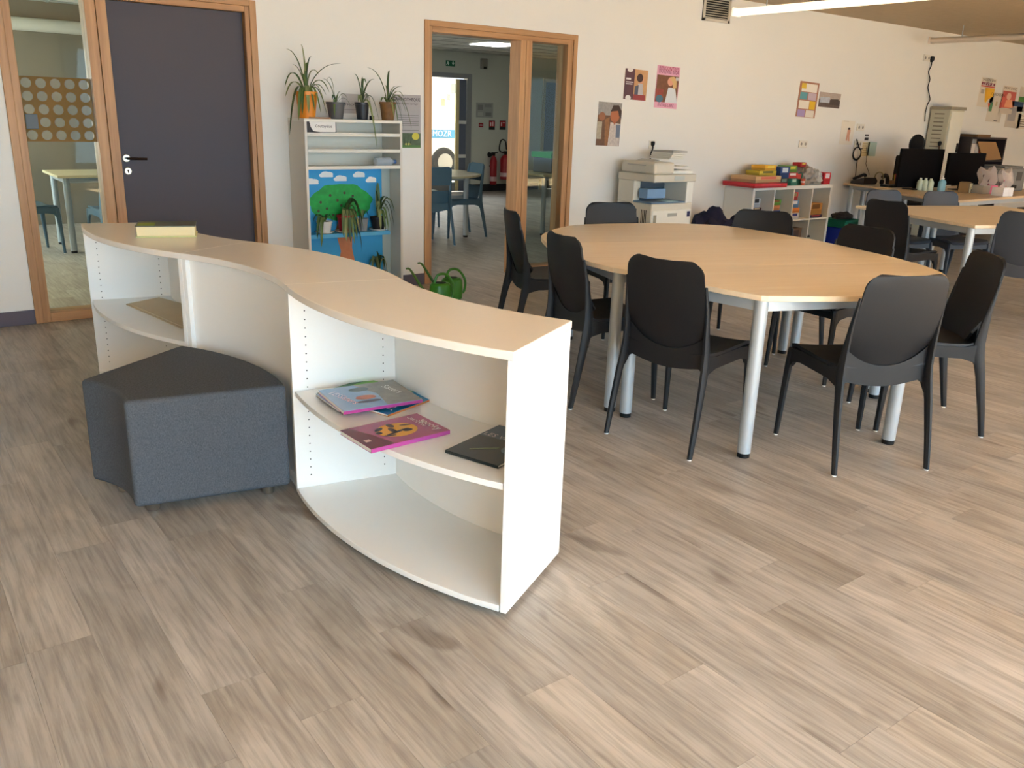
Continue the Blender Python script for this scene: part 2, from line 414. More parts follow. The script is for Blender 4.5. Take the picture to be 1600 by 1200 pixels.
lf = dbox(d1, 'door_leaf', DOORC, 1.434, 2.334, WY + .045, WY + .09, .008, 2.043, .002, 'dark plum-grey door leaf')
def hpart(par, name, g, m, **k): return obj(name, g, m, par, **k)
hz = W(193, 247, WY + .045)
g = BM(); lathe(g, [(.024, 0), (.026, .004), (.022, .009)], n=24)
ro = hpart(lf, 'handle_rose', g, mat((214, 208, 190), .3, .8), smooth=True); ro.rotation_euler = (R_(90), 0, 0); ro.location = (1.475 - 1.6, .045, 1.06)
g = BM(); tube(g, bez([(0, 0, 0), (0, -.045, 0), (.01, -.055, 0), (.03, -.056, 0), (.12, -.056, -.002)], 5), .0085, 10)
hpart(lf, 'handle', g, DARKMET, loc=(1.475 - 1.6, .04, 1.06), smooth=True, label='bronze lever handle')
g = BM(); lathe(g, [(.024, 0), (.026, .004), (.021, .009)], n=24)
ro = hpart(lf, 'lock_rose', g, mat((214, 208, 190), .3, .8), smooth=True); ro.rotation_euler = (R_(90), 0, 0); ro.location = (1.478 - 1.6, .045, .975)
g = BM(); cyl(g, (0, .004), .006, .009, .011, 12); box(g, -.003, .003, -.012, .004, .009, .011)
kh = hpart(lf, 'keyhole', g, HOLE); kh.rotation_euler = (R_(90), 0, 0); kh.location = (1.478 - 1.6, .045, .975)
# dotted privacy film on the side glass
fz0, fz1 = W(100, 222, WY).z, W(100, 121, WY).z
g = BM(); nx, nz = 5, 5; cw = .416 / nx; ch = (fz1 - fz0) / nz
for i in range(nx):
    for j in range(nz):
        cx_, cz_ = -cw * nx / 2 + cw * (i + .5), ch * (j + .5)
        ring = [(cx_ + .030 * math.cos(2 * math.pi * t / 24), cz_ + .030 * math.sin(2 * math.pi * t / 24)) for t in range(24)]
        sq = []
        for t in range(24):
            a = 2 * math.pi * t / 24; cc, ss = math.cos(a), math.sin(a); f = 1 / max(abs(cc), abs(ss)); sq.append((cx_ + cc * f * cw / 2, cz_ + ss * f * ch / 2))
        vi = [g.verts.new((p[0], 0, p[1])) for p in ring]; vo = [g.verts.new((p[0], 0, p[1])) for p in sq]
        for t in range(24): g.faces.new((vi[t], vi[(t + 1) % 24], vo[(t + 1) % 24], vo[t]))
obj('privacy_film', g, film_mat((112, 80, 8), .9), g1, loc=(1.097 - 1.6, .053, fz0), label='gold film with rows of round holes')
g = BM()
for i in range(nx):
    for j in range(nz):
        cx_, cz_ = -cw * nx / 2 + cw * (i + .5), ch * (j + .5)
        g.faces.new([g.verts.new((cx_ + .030 * math.cos(2 * math.pi * t / 20), 0, cz_ + .030 * math.sin(2 * math.pi * t / 20))) for t in range(20)])
obj('film_dots', g, film_mat((170, 168, 150), .32), g1, loc=(1.097 - 1.6, .0528, fz0), label='pale frosted dots', kind='stuff')
g = BM(); box(g, -.035, .035, 0, .004, -.045, .045)
obj('sticker', g, mat((52, 60, 62), .4), g1, loc=(W(52, 190).x - 1.6, .049, W(52, 190).z), label='dark square sticker', bevel=.01)

d2 = sroot('door_2', (4.6, WY, 0))
dbox(d2, 'architrave', OAK, 3.789, 3.833, YA, WY + .02, 0, D2[2])
dbox(d2, 'architrave', OAK, 5.345, 5.39, YA, WY + .02, 0, D2[2])
dbox(d2, 'architrave', OAKX, 3.833, 5.345, YA, WY + .02, 2.075, D2[2])
dbox(d2, 'frame_post', OAK, 3.833, 3.862, WY - .004, YB, 0, 2.075)
dbox(d2, 'frame_post', OAK, 4.752, 4.812, WY - .006, YB, 0, 2.035)
dbox(d2, 'frame_post', OAK, 4.816, 4.88, WY - .006, YB, 0, 2.035)
dbox(d2, 'frame_post', OAK, 5.285, 5.345, WY - .004, YB, 0, 2.075)
dbox(d2, 'frame_rail', OAKX, 3.862, 5.285, WY - .004, YB, 2.033, 2.075)
dbox(d2, 'frame_rail', OAKX, 4.88, 5.285, WY - .004, YB, 0, .062)
g2 = dbox(d2, 'glass_pane', GLASS, 4.88, 5.285, WY + .06, WY + .068, .062, 2.033, 0)

# exit door in the far wall
ALU = mat((150, 154, 156), .4, .4)
d3 = sroot('door_3', (8.2, BYW, 0))
dbox(d3, 'frame_post', ALU, EX1 - .10, EX1, BYW - .02, BYW + .1, 0, EXZ)
dbox(d3, 'frame_post', ALU, EX0, EX0 + .1, BYW - .02, BYW + .1, 0, EXZ)
dbox(d3, 'frame_rail', ALU, EX0 + .1, EX1 - .1, BYW - .02, BYW + .1, EXZ - .08, EXZ)
dbox(d3, 'leaf_stile', mat((96, 104, 122), .4), EX1 - .25, EX1 - .11, BYW + .0, BYW + .06, .02, EXZ - .1)
dbox(d3, 'leaf_stile', mat((216, 200, 150), .5), EX1 - .32, EX1 - .25, BYW + .01, BYW + .05, .02, EXZ - .1)
dbox(d3, 'leaf_rail', ALU, EX0 + .1, EX1 - .32, BYW + .02, BYW + .06, .02, .17)
for z in (.62, 1.22):
    dbox(d3, 'hinge', mat((230, 232, 230), .3, .3), EX1 - .27, EX1 - .12, BYW - .03, BYW, z, z + .06)
eg = dbox(d3, 'glass_pane', glass_mat((.97, .99, .99)), EX0 + .1, EX1 - .32, BYW + .03, BYW + .036, .17, EXZ - .1, 0)
for i, (px, py, c, s) in enumerate(((709, 138, (70, 200, 215), .055), (701, 152, (190, 170, 210), .035), (692, 160, (226, 226, 120), .04))):
    p = W(px, py, BYW + .028); g = BM(); box(g, -s, s, 0, .002, -s * 1.5, s * 1.5); obj('window_sticker', g, film_mat(c, .35), eg, loc=(p.x - 8.2, .026, p.z), bevel=.02)
d4 = sroot('door_4', (11.3, BYW, 0))
LO = mat((172, 150, 96), .5)
dbox(d4, 'frame_post', LO, DKX0, DKX0 + .07, BYW - .02, BYW + .1, 0, 2.1)
dbox(d4, 'frame_post', LO, DKX1 - .07, DKX1, BYW - .02, BYW + .1, 0, 2.1)
dbox(d4, 'frame_rail', LO, DKX0 + .07, DKX1 - .07, BYW - .02, BYW + .1, 2.03, 2.1)
dbox(d4, 'door_leaf', mat((96, 88, 78), .6), DKX0 + .07, DKX1 - .07, BYW, BYW + .05, .01, 2.03)

# outside the exit: paving and a delivery van
bm = BM(); box(bm, -10, 40, 14.0, 60, -.14, -.02); struct('ground', bm, mat((140, 144, 148), .9))
bm = BM(); box(bm, -6, 20, 13.93, 14.2, 2.62, 8.5); struct('wall_van_shade', bm, WALLM)  # unseen wall added above the roof to keep the sun off the van
van = thing('van', 'white van with blue side stripe seen through the glass exit door', 'van', (W(690, 245, 17.3).x + 1.6, 18.2, -.02))
WV = mat((240, 240, 238), .35)
g = BM(); prof = [(-2.6, .45), (2.2, .45), (2.4, .9), (2.2, 1.25), (1.6, 1.4), (1.1, 2.1), (-2.5, 2.2), (-2.65, 1.9)]
a = [g.verts.new((x, -.9, z)) for x, z in prof]; b = [g.verts.new((x, .9, z)) for x, z in prof]
g.faces.new(a); g.faces.new(b[::-1])
for i in range(len(prof)): g.faces.new((a[i], b[i], b[(i + 1) % len(prof)], a[(i + 1) % len(prof)]))
obj('body', g, WV, van, bevel=.06, seg=3)
for x in (-1.55, 1.35):
    g = BM(); lathe(g, [(.2, -.11), (.3, -.11), (.33, -.07), (.33, .07), (.3, .11), (.2, .11)], n=28); o = obj('wheel', g, mat((60, 60, 62), .8), van, loc=(x, -.86, .33), smooth=True); o.rotation_euler = (R_(90), 0, 0)
    g = BM(); lathe(g, [(.19, .1), (.2, .118), (.05, .122)], n=24); obj('hub_cap', g, mat((190, 190, 190), .4, .5), o, smooth=True)
g = BM(); box(g, -2.55, -1.13, -.915, -.905, .87, 1.05); st = obj('side_stripe', g, mat((84, 160, 214), .5), van)
lettering('PROMOZR', .12, mat((245, 245, 245), .5), st, (-1.78, -.92, .96), wmax=.85)

# ------------------------------------------------------------ curved shelving units
def curved_unit(label, C, a0, a1, mid=.43, flip=False, topm=LAMTOP, open_outer=True):
    """annular sector cabinet; angles (deg) from C; open side = outer radius"""
    R, r = 1.68, 1.25; H = .825; base = .022
    ca = (a0 + a1) / 2; cx, cy = C[0] + 1.46 * math.cos(R_(ca)), C[1] + 1.46 * math.sin(R_(ca))
    t = thing('curved_shelving_unit', label, 'shelf', (cx, cy, 0), 0, 'curved white shelving units joined in an S')
    o = (C[0] - cx, C[1] - cy)
    def sector(ra, rb, b0, b1, z0, z1, n=28):
        g = BM(); A = arc(o, rb, b0, b1, n); B = arc(o, ra, b1, b0, n); prism(g, A + B, z0, z1); return g
    obj('top', sector(r, R, a0, a1, H - .026, H), topm, t, bevel=.0025, smooth=True)
    e = .9
    ins = .028
    dg = lambda m_: math.degrees(m_ / 1.45)
    for s, b in ((0, a0), (1, a1)):
        d = Vector((math.cos(R_(b)), math.sin(R_(b)))); n = Vector((-d.y, d.x)) * (1 if s == 0 else -1)
        rr0, rr1 = r + ins * .2, R - .004
        p = [Vector(o) + d * rr0 + n * .001, Vector(o) + d * rr1 + n * .001, Vector(o) + d * rr1 + n * .021, Vector(o) + d * rr0 + n * .021]
        g = BM(); prism(g, [(q.x, q.y) for q in p], base, H - .027)
        sp = obj('side_panel', g, LAM, t, bevel=.0015)
        g = BM()
        for rad in (rr1 - .055, rr0 + .075):
            zz = .09
            while zz < H - .07:
                c = Vector(o) + d * rad + n * .0213
                vs_ = []
                for q in range(8):
                    an = 2 * math.pi * q / 8; w3 = Vector((c.x, c.y, zz)) + Vector((d.x, d.y, 0)) * .0027 * math.cos(an) + Vector((0, 0, 1)) * .0027 * math.sin(an); vs_.append(g.verts.new(w3))
                g.faces.new(vs_); zz += .032
        obj('pin_holes', g, HOLE, sp, kind='stuff')
    bk = sector(r + ins, r + ins + .006, a0 + dg(.021), a1 - dg(.021), base + .02, H - .027)
    obj('back_panel', bk, LAM, t, smooth=True)
    obj('middle_shelf', sector(r + ins + .007, R - .012, a0 + dg(.0225), a1 - dg(.0225), mid - .02, mid), LAM, t, bevel=.0015, smooth=True)
    obj('bottom_panel', sector(r + .01, R - .004, a0 + dg(.0222), a1 - dg(.0222), base, base + .02), LAM, t, bevel=.0015, smooth=True)
    for b in (a0 + 2.5, a1 - 2.5):
        for rad in (r + .05, R - .05):
            q = (o[0] + rad * math.cos(R_(b)), o[1] + rad * math.sin(R_(b)))
            g = BM(); cyl(g, q, .016, 0, base, 16); obj('foot', g, BLACK, t)
    return t
DA = 39.5
C3 = (2.806, 2.551); C2 = (-.065, 3.135); C1 = (2.522, 4.5105)
u3 = curved_unit('nearest curved white shelving unit with comics on its middle shelf', C3, 168.5, 168.5 + 40, .432)
u2 = curved_unit('middle curved white shelving unit showing its closed hollow back behind the ottoman', C2, -11.5, -11.5 + DA, .432)
u1 = curved_unit('farthest curved white shelving unit, thick book on top and cardboard inside', C1, 168.5, 168.5 + DA, .432)

# ------------------------------------------------------------ ottoman
Co = (.159, 3.077); r0, r1_ = .455, 1.004; oa0, oa1 = -11.0, 34.2
cx, cy = .86, 3.20
ott = thing('ottoman', 'dark grey fabric wedge ottoman with steel feet in front of shelving', 'ottoman', (cx, cy, 0))
g = BM(); oc = (Co[0] - cx, Co[1] - cy)
prism(g, arc(oc, r1_, oa0, oa1, 14) + arc(oc, r0, oa1, oa0, 8), .05, .45)
def fabric():
    m = bpy.data.materials.new('fabric'); m.use_nodes = True; nt = m.node_tree; b = nt.nodes['Principled BSDF']
    b.inputs['Roughness'].default_value = .9; b.inputs['Specular IOR Level'].default_value = .25
    tc = nt.nodes.new('ShaderNodeTexCoord')
    outs = []
    for s in ((900, 900, 120), (160, 160, 1400)):
        mp = nt.nodes.new('ShaderNodeMapping'); mp.inputs['Scale'].default_value = s; nt.links.new(tc.outputs['Object'], mp.inputs[0])
        n = nt.nodes.new('ShaderNodeTexNoise'); n.inputs['Scale'].default_value = 1; n.inputs['Detail'].default_value = 2; nt.links.new(mp.outputs[0], n.inputs[0]); outs.append(n)
    ma = nt.nodes.new('ShaderNodeMath'); ma.operation = 'ADD'; nt.links.new(outs[0].outputs['Fac'], ma.inputs[0]); nt.links.new(outs[1].outputs['Fac'], ma.inputs[1])
    cr = nt.nodes.new('ShaderNodeValToRGB'); cr.color_ramp.elements[0].position = .35; cr.color_ramp.elements[1].position = .68
    cr.color_ramp.elements[0].color = lin((60, 64, 70)); cr.color_ramp.elements[1].color = lin((98, 104, 112))
    mm = nt.nodes.new('ShaderNodeMath'); mm.operation = 'MULTIPLY'; mm.inputs[1].default_value = .5; nt.links.new(ma.outputs[0], mm.inputs[0])
    nt.links.new(mm.outputs[0], cr.inputs[0]); nt.links.new(cr.outputs[0], b.inputs['Base Color'])
    bp = nt.nodes.new('ShaderNodeBump'); bp.inputs['Strength'].default_value = .25; bp.inputs['Distance'].default_value = .001
    nt.links.new(mm.outputs[0], bp.inputs['Height']); nt.links.new(bp.outputs[0], b.inputs['Normal'])
    return m
obj('cushion_body', g, fabric(), ott, bevel=.016, seg=4, smooth=True)
for rad, an in ((r1_ - .07, oa0 + 5), (r0 + .07, oa0 + 10), (r0 + .07, oa1 - 10), (r1_ - .07, oa1 - 5)):
    g = BM(); q = (oc[0] + rad * math.cos(R_(an)), oc[1] + rad * math.sin(R_(an)))
    lathe(g, [(.021, 0), (.023, .003), (.023, .05)], q, 24); obj('foot', g, STEEL, ott, smooth=True)

# ------------------------------------------------------------ chairs
def make_chair(name, label, m, cat='chair', slot=False):
    t = thing(name, label, cat)
    prof = [(.232, .420), (.222, .438), (.19, .447), (.08, .444), (-.04, .438), (-.13, .440), (-.172, .452)]
    rows = []
    for i, (x, z) in enumerate(prof):
        hw = .205 + .012 * math.sin(math.pi * i / (len(prof) - 1))
        if i == 0: hw -= .012
        rows.append([Vector((x, hw * u, z + .012 * abs(u) ** 3)) for u in (-1, -.8, -.4, 0, .4, .8, 1)])
    g = BM(); sheet(g, rows, .014); obj('seat', g, m, t, smooth=True)
    # backrest: rounded-top panel with an oval bottom
    def back(zb, zt, name='backrest', inset=0., rt=.055):
        rows = []; NV = 26
        for i in range(NV + 1):
            v = 1 - (1 - i / NV) ** 1.9 if not slot else i / NV; z = zb + (zt - zb) * v
            x = -.158 - .100 * ((z - .43) / .43) - .012 * math.sin(math.pi * min(1, max(0, (z - .43) / .43)))
            hw = .196 + .012 * math.sin(math.pi * v * .8) - .016 * v - inset
            d = zt - z
            if d < rt: hw -= rt * (1 - math.sqrt(max(0, 1 - ((rt - d) / rt) ** 2)))
            rows.append((x, z, hw, v))
        grid = []
        for x, z, hw, v in rows:
            r_ = []
            for u in (-1, -.92, -.7, -.4, 0, .4, .7, .92, 1):
                zz = z
                if v < .35 and not slot: zz = z + (1 - v / .35) * .085 * (abs(u) ** 2.2)
                r_.append(Vector((x + .022 * abs(u) ** 2, hw * u, zz)))
            grid.append(r_)
        g = BM(); sheet(g, grid, .011); return obj(name, g, m, t, smooth=True)
    if not slot: back(.425, .857)
    else:
        back(.66, .857, rt=.04); back(.46, .60, 'lower_back', rt=.01)
    for s in (-1, 1):
        g = BM()
        legsweep(g, [(-.262, s * .226, .006, .026, .022), (-.235, s * .224, .15, .034, .026), (-.205, s * .219, .30, .042, .028), (-.182, s * .212, .40, .052, .028), (-.176, s * .209, .46, .050, .026), (-.183, s * .207, .54, .036, .022), (-.196, s * .206, .64, .022, .018), (-.218, s * .200, .76, .012, .012)] if not slot else
                 [(-.262, s * .226, .006, .026, .022), (-.235, s * .224, .15, .034, .026), (-.205, s * .219, .30, .042, .028), (-.182, s * .212, .42, .048, .028), (-.183, s * .207, .54, .04, .026), (-.205, s * .200, .70, .034, .024), (-.228, s * .185, .84, .02, .02)])
        l = obj('leg', g, m, t, smooth=True)
        g = BM(); cyl(g, (-.262, s * .226), .010, 0, .007, 10); obj('glide', g, WHITEP, l)
        g = BM()
        legsweep(g, [(.238, s * .222, .006, .024, .022), (.230, s * .217, .2, .032, .027), (.222, s * .212, .36, .040, .030), (.216, s * .208, .436, .044, .03)])
        l = obj('leg', g, m, t, smooth=True)
        g = BM(); cyl(g, (.238, s * .222), .010, 0, .007, 10); obj('glide', g, WHITEP, l)
        g = BM(); pr = [(-.19, .335), (-.16, .372), (-.10, .388), (.12, .392), (.18, .380), (.205, .35), (.22, .436), (.1, .448), (-.1, .443), (-.18, .46)]
        a = [g.verts.new((x, s * .209 - .011, z)) for x, z in pr]; b = [g.verts.new((x, s * .209 + .011, z)) for x, z in pr]
        g.faces.new(a); g.faces.new(b[::-1])
        for i in range(len(pr)): g.faces.new((a[i], b[i], b[(i + 1) % len(pr)], a[(i + 1) % len(pr)]))
        obj('side_rail', g, m, t)
    g = BM(); box(g, .212, .228, -.2, .2, .385, .425); obj('front_rail', g, m, t)
    g = BM(); N = 14; A = []
    for i in range(N + 1):
        u = -1 + 2 * i / N; x = -.176 + .01 * abs(u); y = .205 * u
        zt = .458 + .085 * abs(u) ** 2.2 if not slot else .46
        zb = .368 + (.03 * abs(u) ** 2 if abs(u) < .85 else .022 - .02 * (abs(u) - .85) / .15)
        A.append([g.verts.new((x - .006, y, zb)), g.verts.new((x - .003, y, zt)), g.verts.new((x + .009, y, zt)), g.verts.new((x + .012, y, zb))])
    for a, b in zip(A, A[1:]):
        for k_ in range(4): g.faces.new((a[k_], b[k_], b[(k_ + 1) % 4], a[(k_ + 1) % 4]))
    g.faces.new(A[0]); g.faces.new(A[-1][::-1]); obj('rear_rail', g, m, t, smooth=True)
    return t
proto = make_chair('chair', '', CHAIR); used = [False]
GRP = 'charcoal plastic chairs around the big oval table'
def put_chair(x, y, deg, label, grp=GRP, src=None):
    global proto
    if src is None:
        o = proto if not used[0] else copy_tree(proto); used[0] = True
    else: o = src
    o.location = (x, y, 0); o.rotation_euler = (0, 0, R_(deg)); tag(o, label, 'chair', grp); return o
put_chair(2.955, 2.58, 11, 'charcoal chair seen from behind just right of the nearest shelving unit')
put_chair(3.455, 2.00, 66, 'charcoal chair at the front of the oval table, grey back turned to the room')
put_chair(4.14, 2.08, 139, 'charcoal chair at the oval table\'s right end, seen from the side')
put_chair(3.04, 3.27, -13, 'charcoal chair at the oval table between the shelving end and doorway, second from left')
put_chair(3.46, 4.26, -22, 'leftmost charcoal chair, standing before the doorway post')
put_chair(4.13, 4.24, -108, 'charcoal chair behind the oval table in front of the copier')
put_chair(4.67, 3.56, -150, 'charcoal chair behind the oval table before the white cube shelf')
put_chair(4.51, 2.85, 174, 'charcoal chair with low brownish back at the oval table\'s far right, before blue bin')

# ------------------------------------------------------------ tables
def table(label, outline, legs, grain, z=.74, th=.025, group=None, lr=.03, apron=True, name='table', mt=None):
    cx = sum(p[0] for p in outline) / len(outline); cy = sum(p[1] for p in outline) / len(outline)
    t = thing(name, label, 'table', (cx, cy, 0), R_(grain), group)
    ca, sa = math.cos(-R_(grain)), math.sin(-R_(grain))
    loc = lambda p: ((p[0] - cx) * ca - (p[1] - cy) * sa, (p[0] - cx) * sa + (p[1] - cy) * ca)
    g = BM(); prism(g, [loc(p) for p in outline], z - th, z); obj('table_top', g, mt or BEECH, t, bevel=.003)
    L = [loc(p) for p in legs]
    for p in L:
        g = BM(); cyl(g, p, lr, .022, z - th, 24); l = obj('leg', g, SILVER, t, smooth=True)
        g = BM(); cyl(g, p, lr * .93, 0, .022, 24); obj('foot', g, BLACK, l, smooth=True)
    if apron:
        n = len(L)
        for i in range(n):
            a, b = Vector(L[i]), Vector(L[(i + 1) % n]); d = (b - a)
            if d.length < .15: continue
            d.normalize(); nn = Vector((-d.y, d.x)); a2, b2 = a + d * lr * .9, b - d * lr * .9
            g = BM(); q = [a2 + nn * .012, b2 + nn * .012, b2 - nn * .012, a2 - nn * .012]
            prism(g, [(v.x, v.y) for v in q], z - th - .05, z - th - .001); obj('frame_rail', g, SILVER, t)
    return t
def smoothline(pts, n=5): return [(v.x, v.y) for v in bez([(p[0], p[1], 0) for p in pts], n)]
ga = -20
seamA, seamB = (2.845, 2.98), (4.46, 2.37)
seamC, seamD = (3.06, 3.76), (4.735, 3.20)
near_o = [seamA, (2.86, 2.93)] + smoothline([(2.87, 2.88), (2.90, 2.50), (2.945, 2.185)]) + smoothline([(2.965, 2.165), (3.30, 1.985), (3.68, 1.895), (3.98, 1.94), (4.24, 2.08), (4.38, 2.24), seamB])
table('light beech table segment with rounded front edge, nearest part of the oval table', near_o, [(2.905, 2.885), (2.985, 2.21), (3.715, 1.945), (4.31, 2.38)], ga, group='beech segments forming the oval table')
midm = [seamA, seamB] + smoothline([(4.46, 2.38), (4.54, 2.56), (4.64, 2.88), seamD]) + [seamC] + smoothline([seamC, (2.945, 3.55), (2.875, 3.28), seamA])[:-1]
off = Vector((.342, .94)) * .0015
table('light beech table segment in the middle of the oval table', [(p[0] + off.x, p[1] + off.y) for p in midm[:]], [(2.895, 2.99), (4.38, 2.47), (4.60, 3.12), (3.12, 3.68)], ga, group='beech segments forming the oval table')
farm = [seamC, seamD] + smoothline([seamD, (4.76, 3.64), (4.72, 3.92), (4.5, 4.12), (4.15, 4.27), (3.80, 4.33), (3.53, 4.24), (3.24, 4.03), seamC])[1:-1]
off = off * 2
table('light beech table segment with rounded back edge near the copier', [(p[0] + off.x, p[1] + off.y) for p in farm], [(3.17, 3.76), (4.65, 3.24), (4.55, 4.0), (3.66, 4.22)], ga, group='beech segments forming the oval table')

# second table group on the right
def rect(p, a, w_, l_):
    d = Vector((math.cos(R_(a)), math.sin(R_(a)))); n = Vector((-d.y, d.x)); p = Vector(p)
    return [tuple(p), tuple(p + d * w_), tuple(p + d * w_ + n * l_), tuple(p + n * l_)]
def inset(r_, k=.07):
    c = Vector((sum(p[0] for p in r_) / 4, sum(p[1] for p in r_) / 4)); return [tuple(Vector(p) + (c - Vector(p)).normalized() * k * 1.3) for p in r_]
o2 = rect((6.68, 3.12), -20, .80, 1.38); L2 = inset(o2, .06); L2[1] = (7.405, 2.905); table('beech table with grey chairs at its side, right of the oval table', o2, L2, -20, group='beech tables on the right')
o3 = rect((7.435, 2.848), -20, .80, 1.38); table('beech table at the right edge, joined to the far side of its twin', o3, inset(o3, .06), -20, group='beech tables on the right')
g2s = 'plastic chairs around the right-hand beech tables'
put_chair(6.87, 3.80, -6, 'black-backed chair at the left side of the right-hand beech table', g2s)
ch_g = make_chair('chair', '', GREYCH)
put_chair(7.07, 2.90, 20, 'grey chair cut by the right edge of the picture, back turned', g2s, ch_g)
cg = copy_tree(ch_g); put_chair(7.60, 4.25, -110, 'grey chair behind the right-hand table, half hidden by the black-backed chair', g2s, cg)
cg = copy_tree(ch_g); put_chair(8.08, 3.965, -112, 'grey chair behind the right-hand table, in front of the hand-gel bottle', g2s, cg)

# ------------------------------------------------------------ desk area on the far right
def thing_box(name, label, cat, c, hx, hy, z0, z1, m, rz=0, grp=None, bev=.004):
    g = BM(); box(g, -hx, hx, -hy, hy, 0, z1 - z0); o = obj(name, g, m, None, (c[0], c[1], z0), bevel=bev); o.rotation_euler = (0, 0, rz); return tag(o, label, cat, grp)
DESKM = wood((214, 188, 152), (196, 166, 130), 'x', .36, .9, .6)
o4 = [(8.78, 4.33), (11.2, 4.33), (11.2, 5.1), (9.15, 5.1)]
T3 = table('pale beech desk under the two black monitors, with hand gel and tester boxes', [(8.78, 4.33), (11.6, 4.42), (11.6, 5.52), (9.22, 5.48)], [(8.92, 4.42), (11.5, 4.5), (11.5, 5.42), (9.34, 5.38)], 2, mt=DESKM, name='desk')
T4 = table('grey-legged desk against the wall carrying the telephone', [(9.62, 5.56), (10.24, 5.56), (10.24, 6.28), (9.82, 6.28)], [(9.74, 5.64), (10.17, 5.64), (10.17, 6.2), (9.9, 6.2)], 0, mt=DESKM, name='desk')
def monitor(label, p, deg, w_=.56, h=.34, zb=.82):
    t = thing('monitor', label, 'monitor', (p[0], p[1], .7402), R_(deg), 'black computer monitors on the desk')
    z = zb - .74
    g = BM(); box(g, -w_ / 2, w_ / 2, -.02, .02, z, z + h); obj('screen', g, mat((5, 5, 6), .7, spec=.08), t, bevel=.006)
    g = BM(); box(g, -w_ / 4, w_ / 4, .02, .045, z + .06, z + h * .8); obj('rear_cover', g, BLACK, t, bevel=.008)
    g = BM(); box(g, -.03, .03, .012, .035, .012, z + .1); obj('stand', g, BLACK, t)
    g = BM(); box(g, -.13, .13, -.09, .09, 0, .012); obj('base', g, BLACK, t, bevel=.004)
    return t
monitor('large black monitor on the desk, left of the two', (9.82, 5.33), -16, .63, .43, .765)
monitor('smaller black monitor on the desk, right of the two', (10.40, 5.10), -8, .66, .36, .80)
# office chair behind monitors
oc_ = thing('office_chair', 'black office chair with round headrest behind the left monitor', 'chair', (10.56, 5.86, 0), R_(200))
g = BM(); box(g, -.24, .24, -.24, .24, .46, .54); obj('seat', g, BLACK, oc_, bevel=.03)
g = BM(); box(g, -.24, -.19, -.22, .22, .62, 1.08); obj('backrest', g, BLACK, oc_, bevel=.02)
g = BM(); lathe(g, [(.03, -.03), (.10, -.025), (.125, 0), (.10, .025), (.03, .03)], n=24, sx=1, sy=.75); o = obj('headrest', g, BLACK, oc_, loc=(-.22, 0, 1.22), smooth=True); o.rotation_euler = (0, R_(90), 0)
g = BM(); box(g, -.225, -.205, -.02, .02, 1.06, 1.2); obj('headrest_post', g, BLACK, oc_)
g = BM(); cyl(g, (0, 0), .03, .1, .46, 12); obj('column', g, BLACK, oc_)
g = BM(); box(g, -.215, -.2, -.03, .03, .48, .66); obj('back_bar', g, BLACK, oc_)
for i in range(5):
    a = R_(72 * i); g = BM(); tube(g, [(0, 0, .12), (.28 * math.cos(a), .28 * math.sin(a), .07)], .022, 8, .014); l = obj('base_arm', g, BLACK, oc_)
    g = BM(); lathe(g, [(.012, -.012), (.03, -.012), (.03, .012), (.012, .012)], n=16); c = obj('castor', g, BLACK, l, loc=(.28 * math.cos(a), .28 * math.sin(a), .030)); c.rotation_euler = (R_(90), 0, a)
for s in (-1, 1):
    g = BM(); tube(g, bez([(-.18, s * .26, .6), (-.17, s * .27, .78), (-.05, s * .28, .83), (.14, s * .27, .82)], 5), .025, 8); obj('armrest', g, BLACK, oc_, smooth=True)
# telephone, headset, keyboard tray
ph = thing('telephone', 'black desk telephone on the wall desk', 'telephone', (9.93, 6.08, .7402), R_(-15))
g = BM(); a = [(-.11, 0), (.11, 0), (.11, .03), (-.11, .085)]
A = [g.verts.new((-.1, x, z)) for x, z in a]; B = [g.verts.new((.1, x, z)) for x, z in a]; g.faces.new(A); g.faces.new(B[::-1])
for i in range(4): g.faces.new((A[i], B[i], B[(i + 1) % 4], A[(i + 1) % 4]))
obj('base', g, mat((34, 32, 32), .4), ph, bevel=.006)
g = BM(); tube(g, bez([(-.07, -.1, .095), (-.07, -.07, .115), (-.07, .05, .07), (-.07, .09, .055)], 4), .019, 8); obj('handset', g, BLACK, ph, smooth=True)
hs = thing('headset', 'beige headset standing beside the telephone', 'headset', (10.10, 5.98, .7402))
g = BM(); tube(g, [(0, .055 * math.cos(R_(a)), .085 + .062 * math.sin(R_(a))) for a in range(-40, 221, 20)], .009, 8); obj('headband', g, mat((150, 142, 110), .5), hs, smooth=True)
for s in (-1, 1):
    g = BM(); cyl(g, (0, 0), .03, -.012, .012, 16); o = obj('ear_cup', g, BLACK, hs, loc=(0, s * .045, .031)); o.rotation_euler = (R_(90), 0, 0)
thing_box('keyboard', 'black keyboard in front of the telephone', 'keyboard', (9.95, 5.66), .2, .07, .7402, .765, BLACK, R_(-6))
tin = thing_box('pencil_box', 'small open box of pencils beside the telephone headset', 'box', (10.15, 5.78), .07, .05, .7402, .80, mat((120, 92, 60), .7))
for i, c in enumerate(((210, 180, 60), (190, 70, 50), (220, 220, 210), (60, 90, 150))):
    g = BM(); tube(g, [(-.04 + i * .025, 0, .06), (-.045 + i * .03, .01, .13 + .01 * (i % 2))], .004, 6); obj('pencil', g, mat(c, .5), tin)
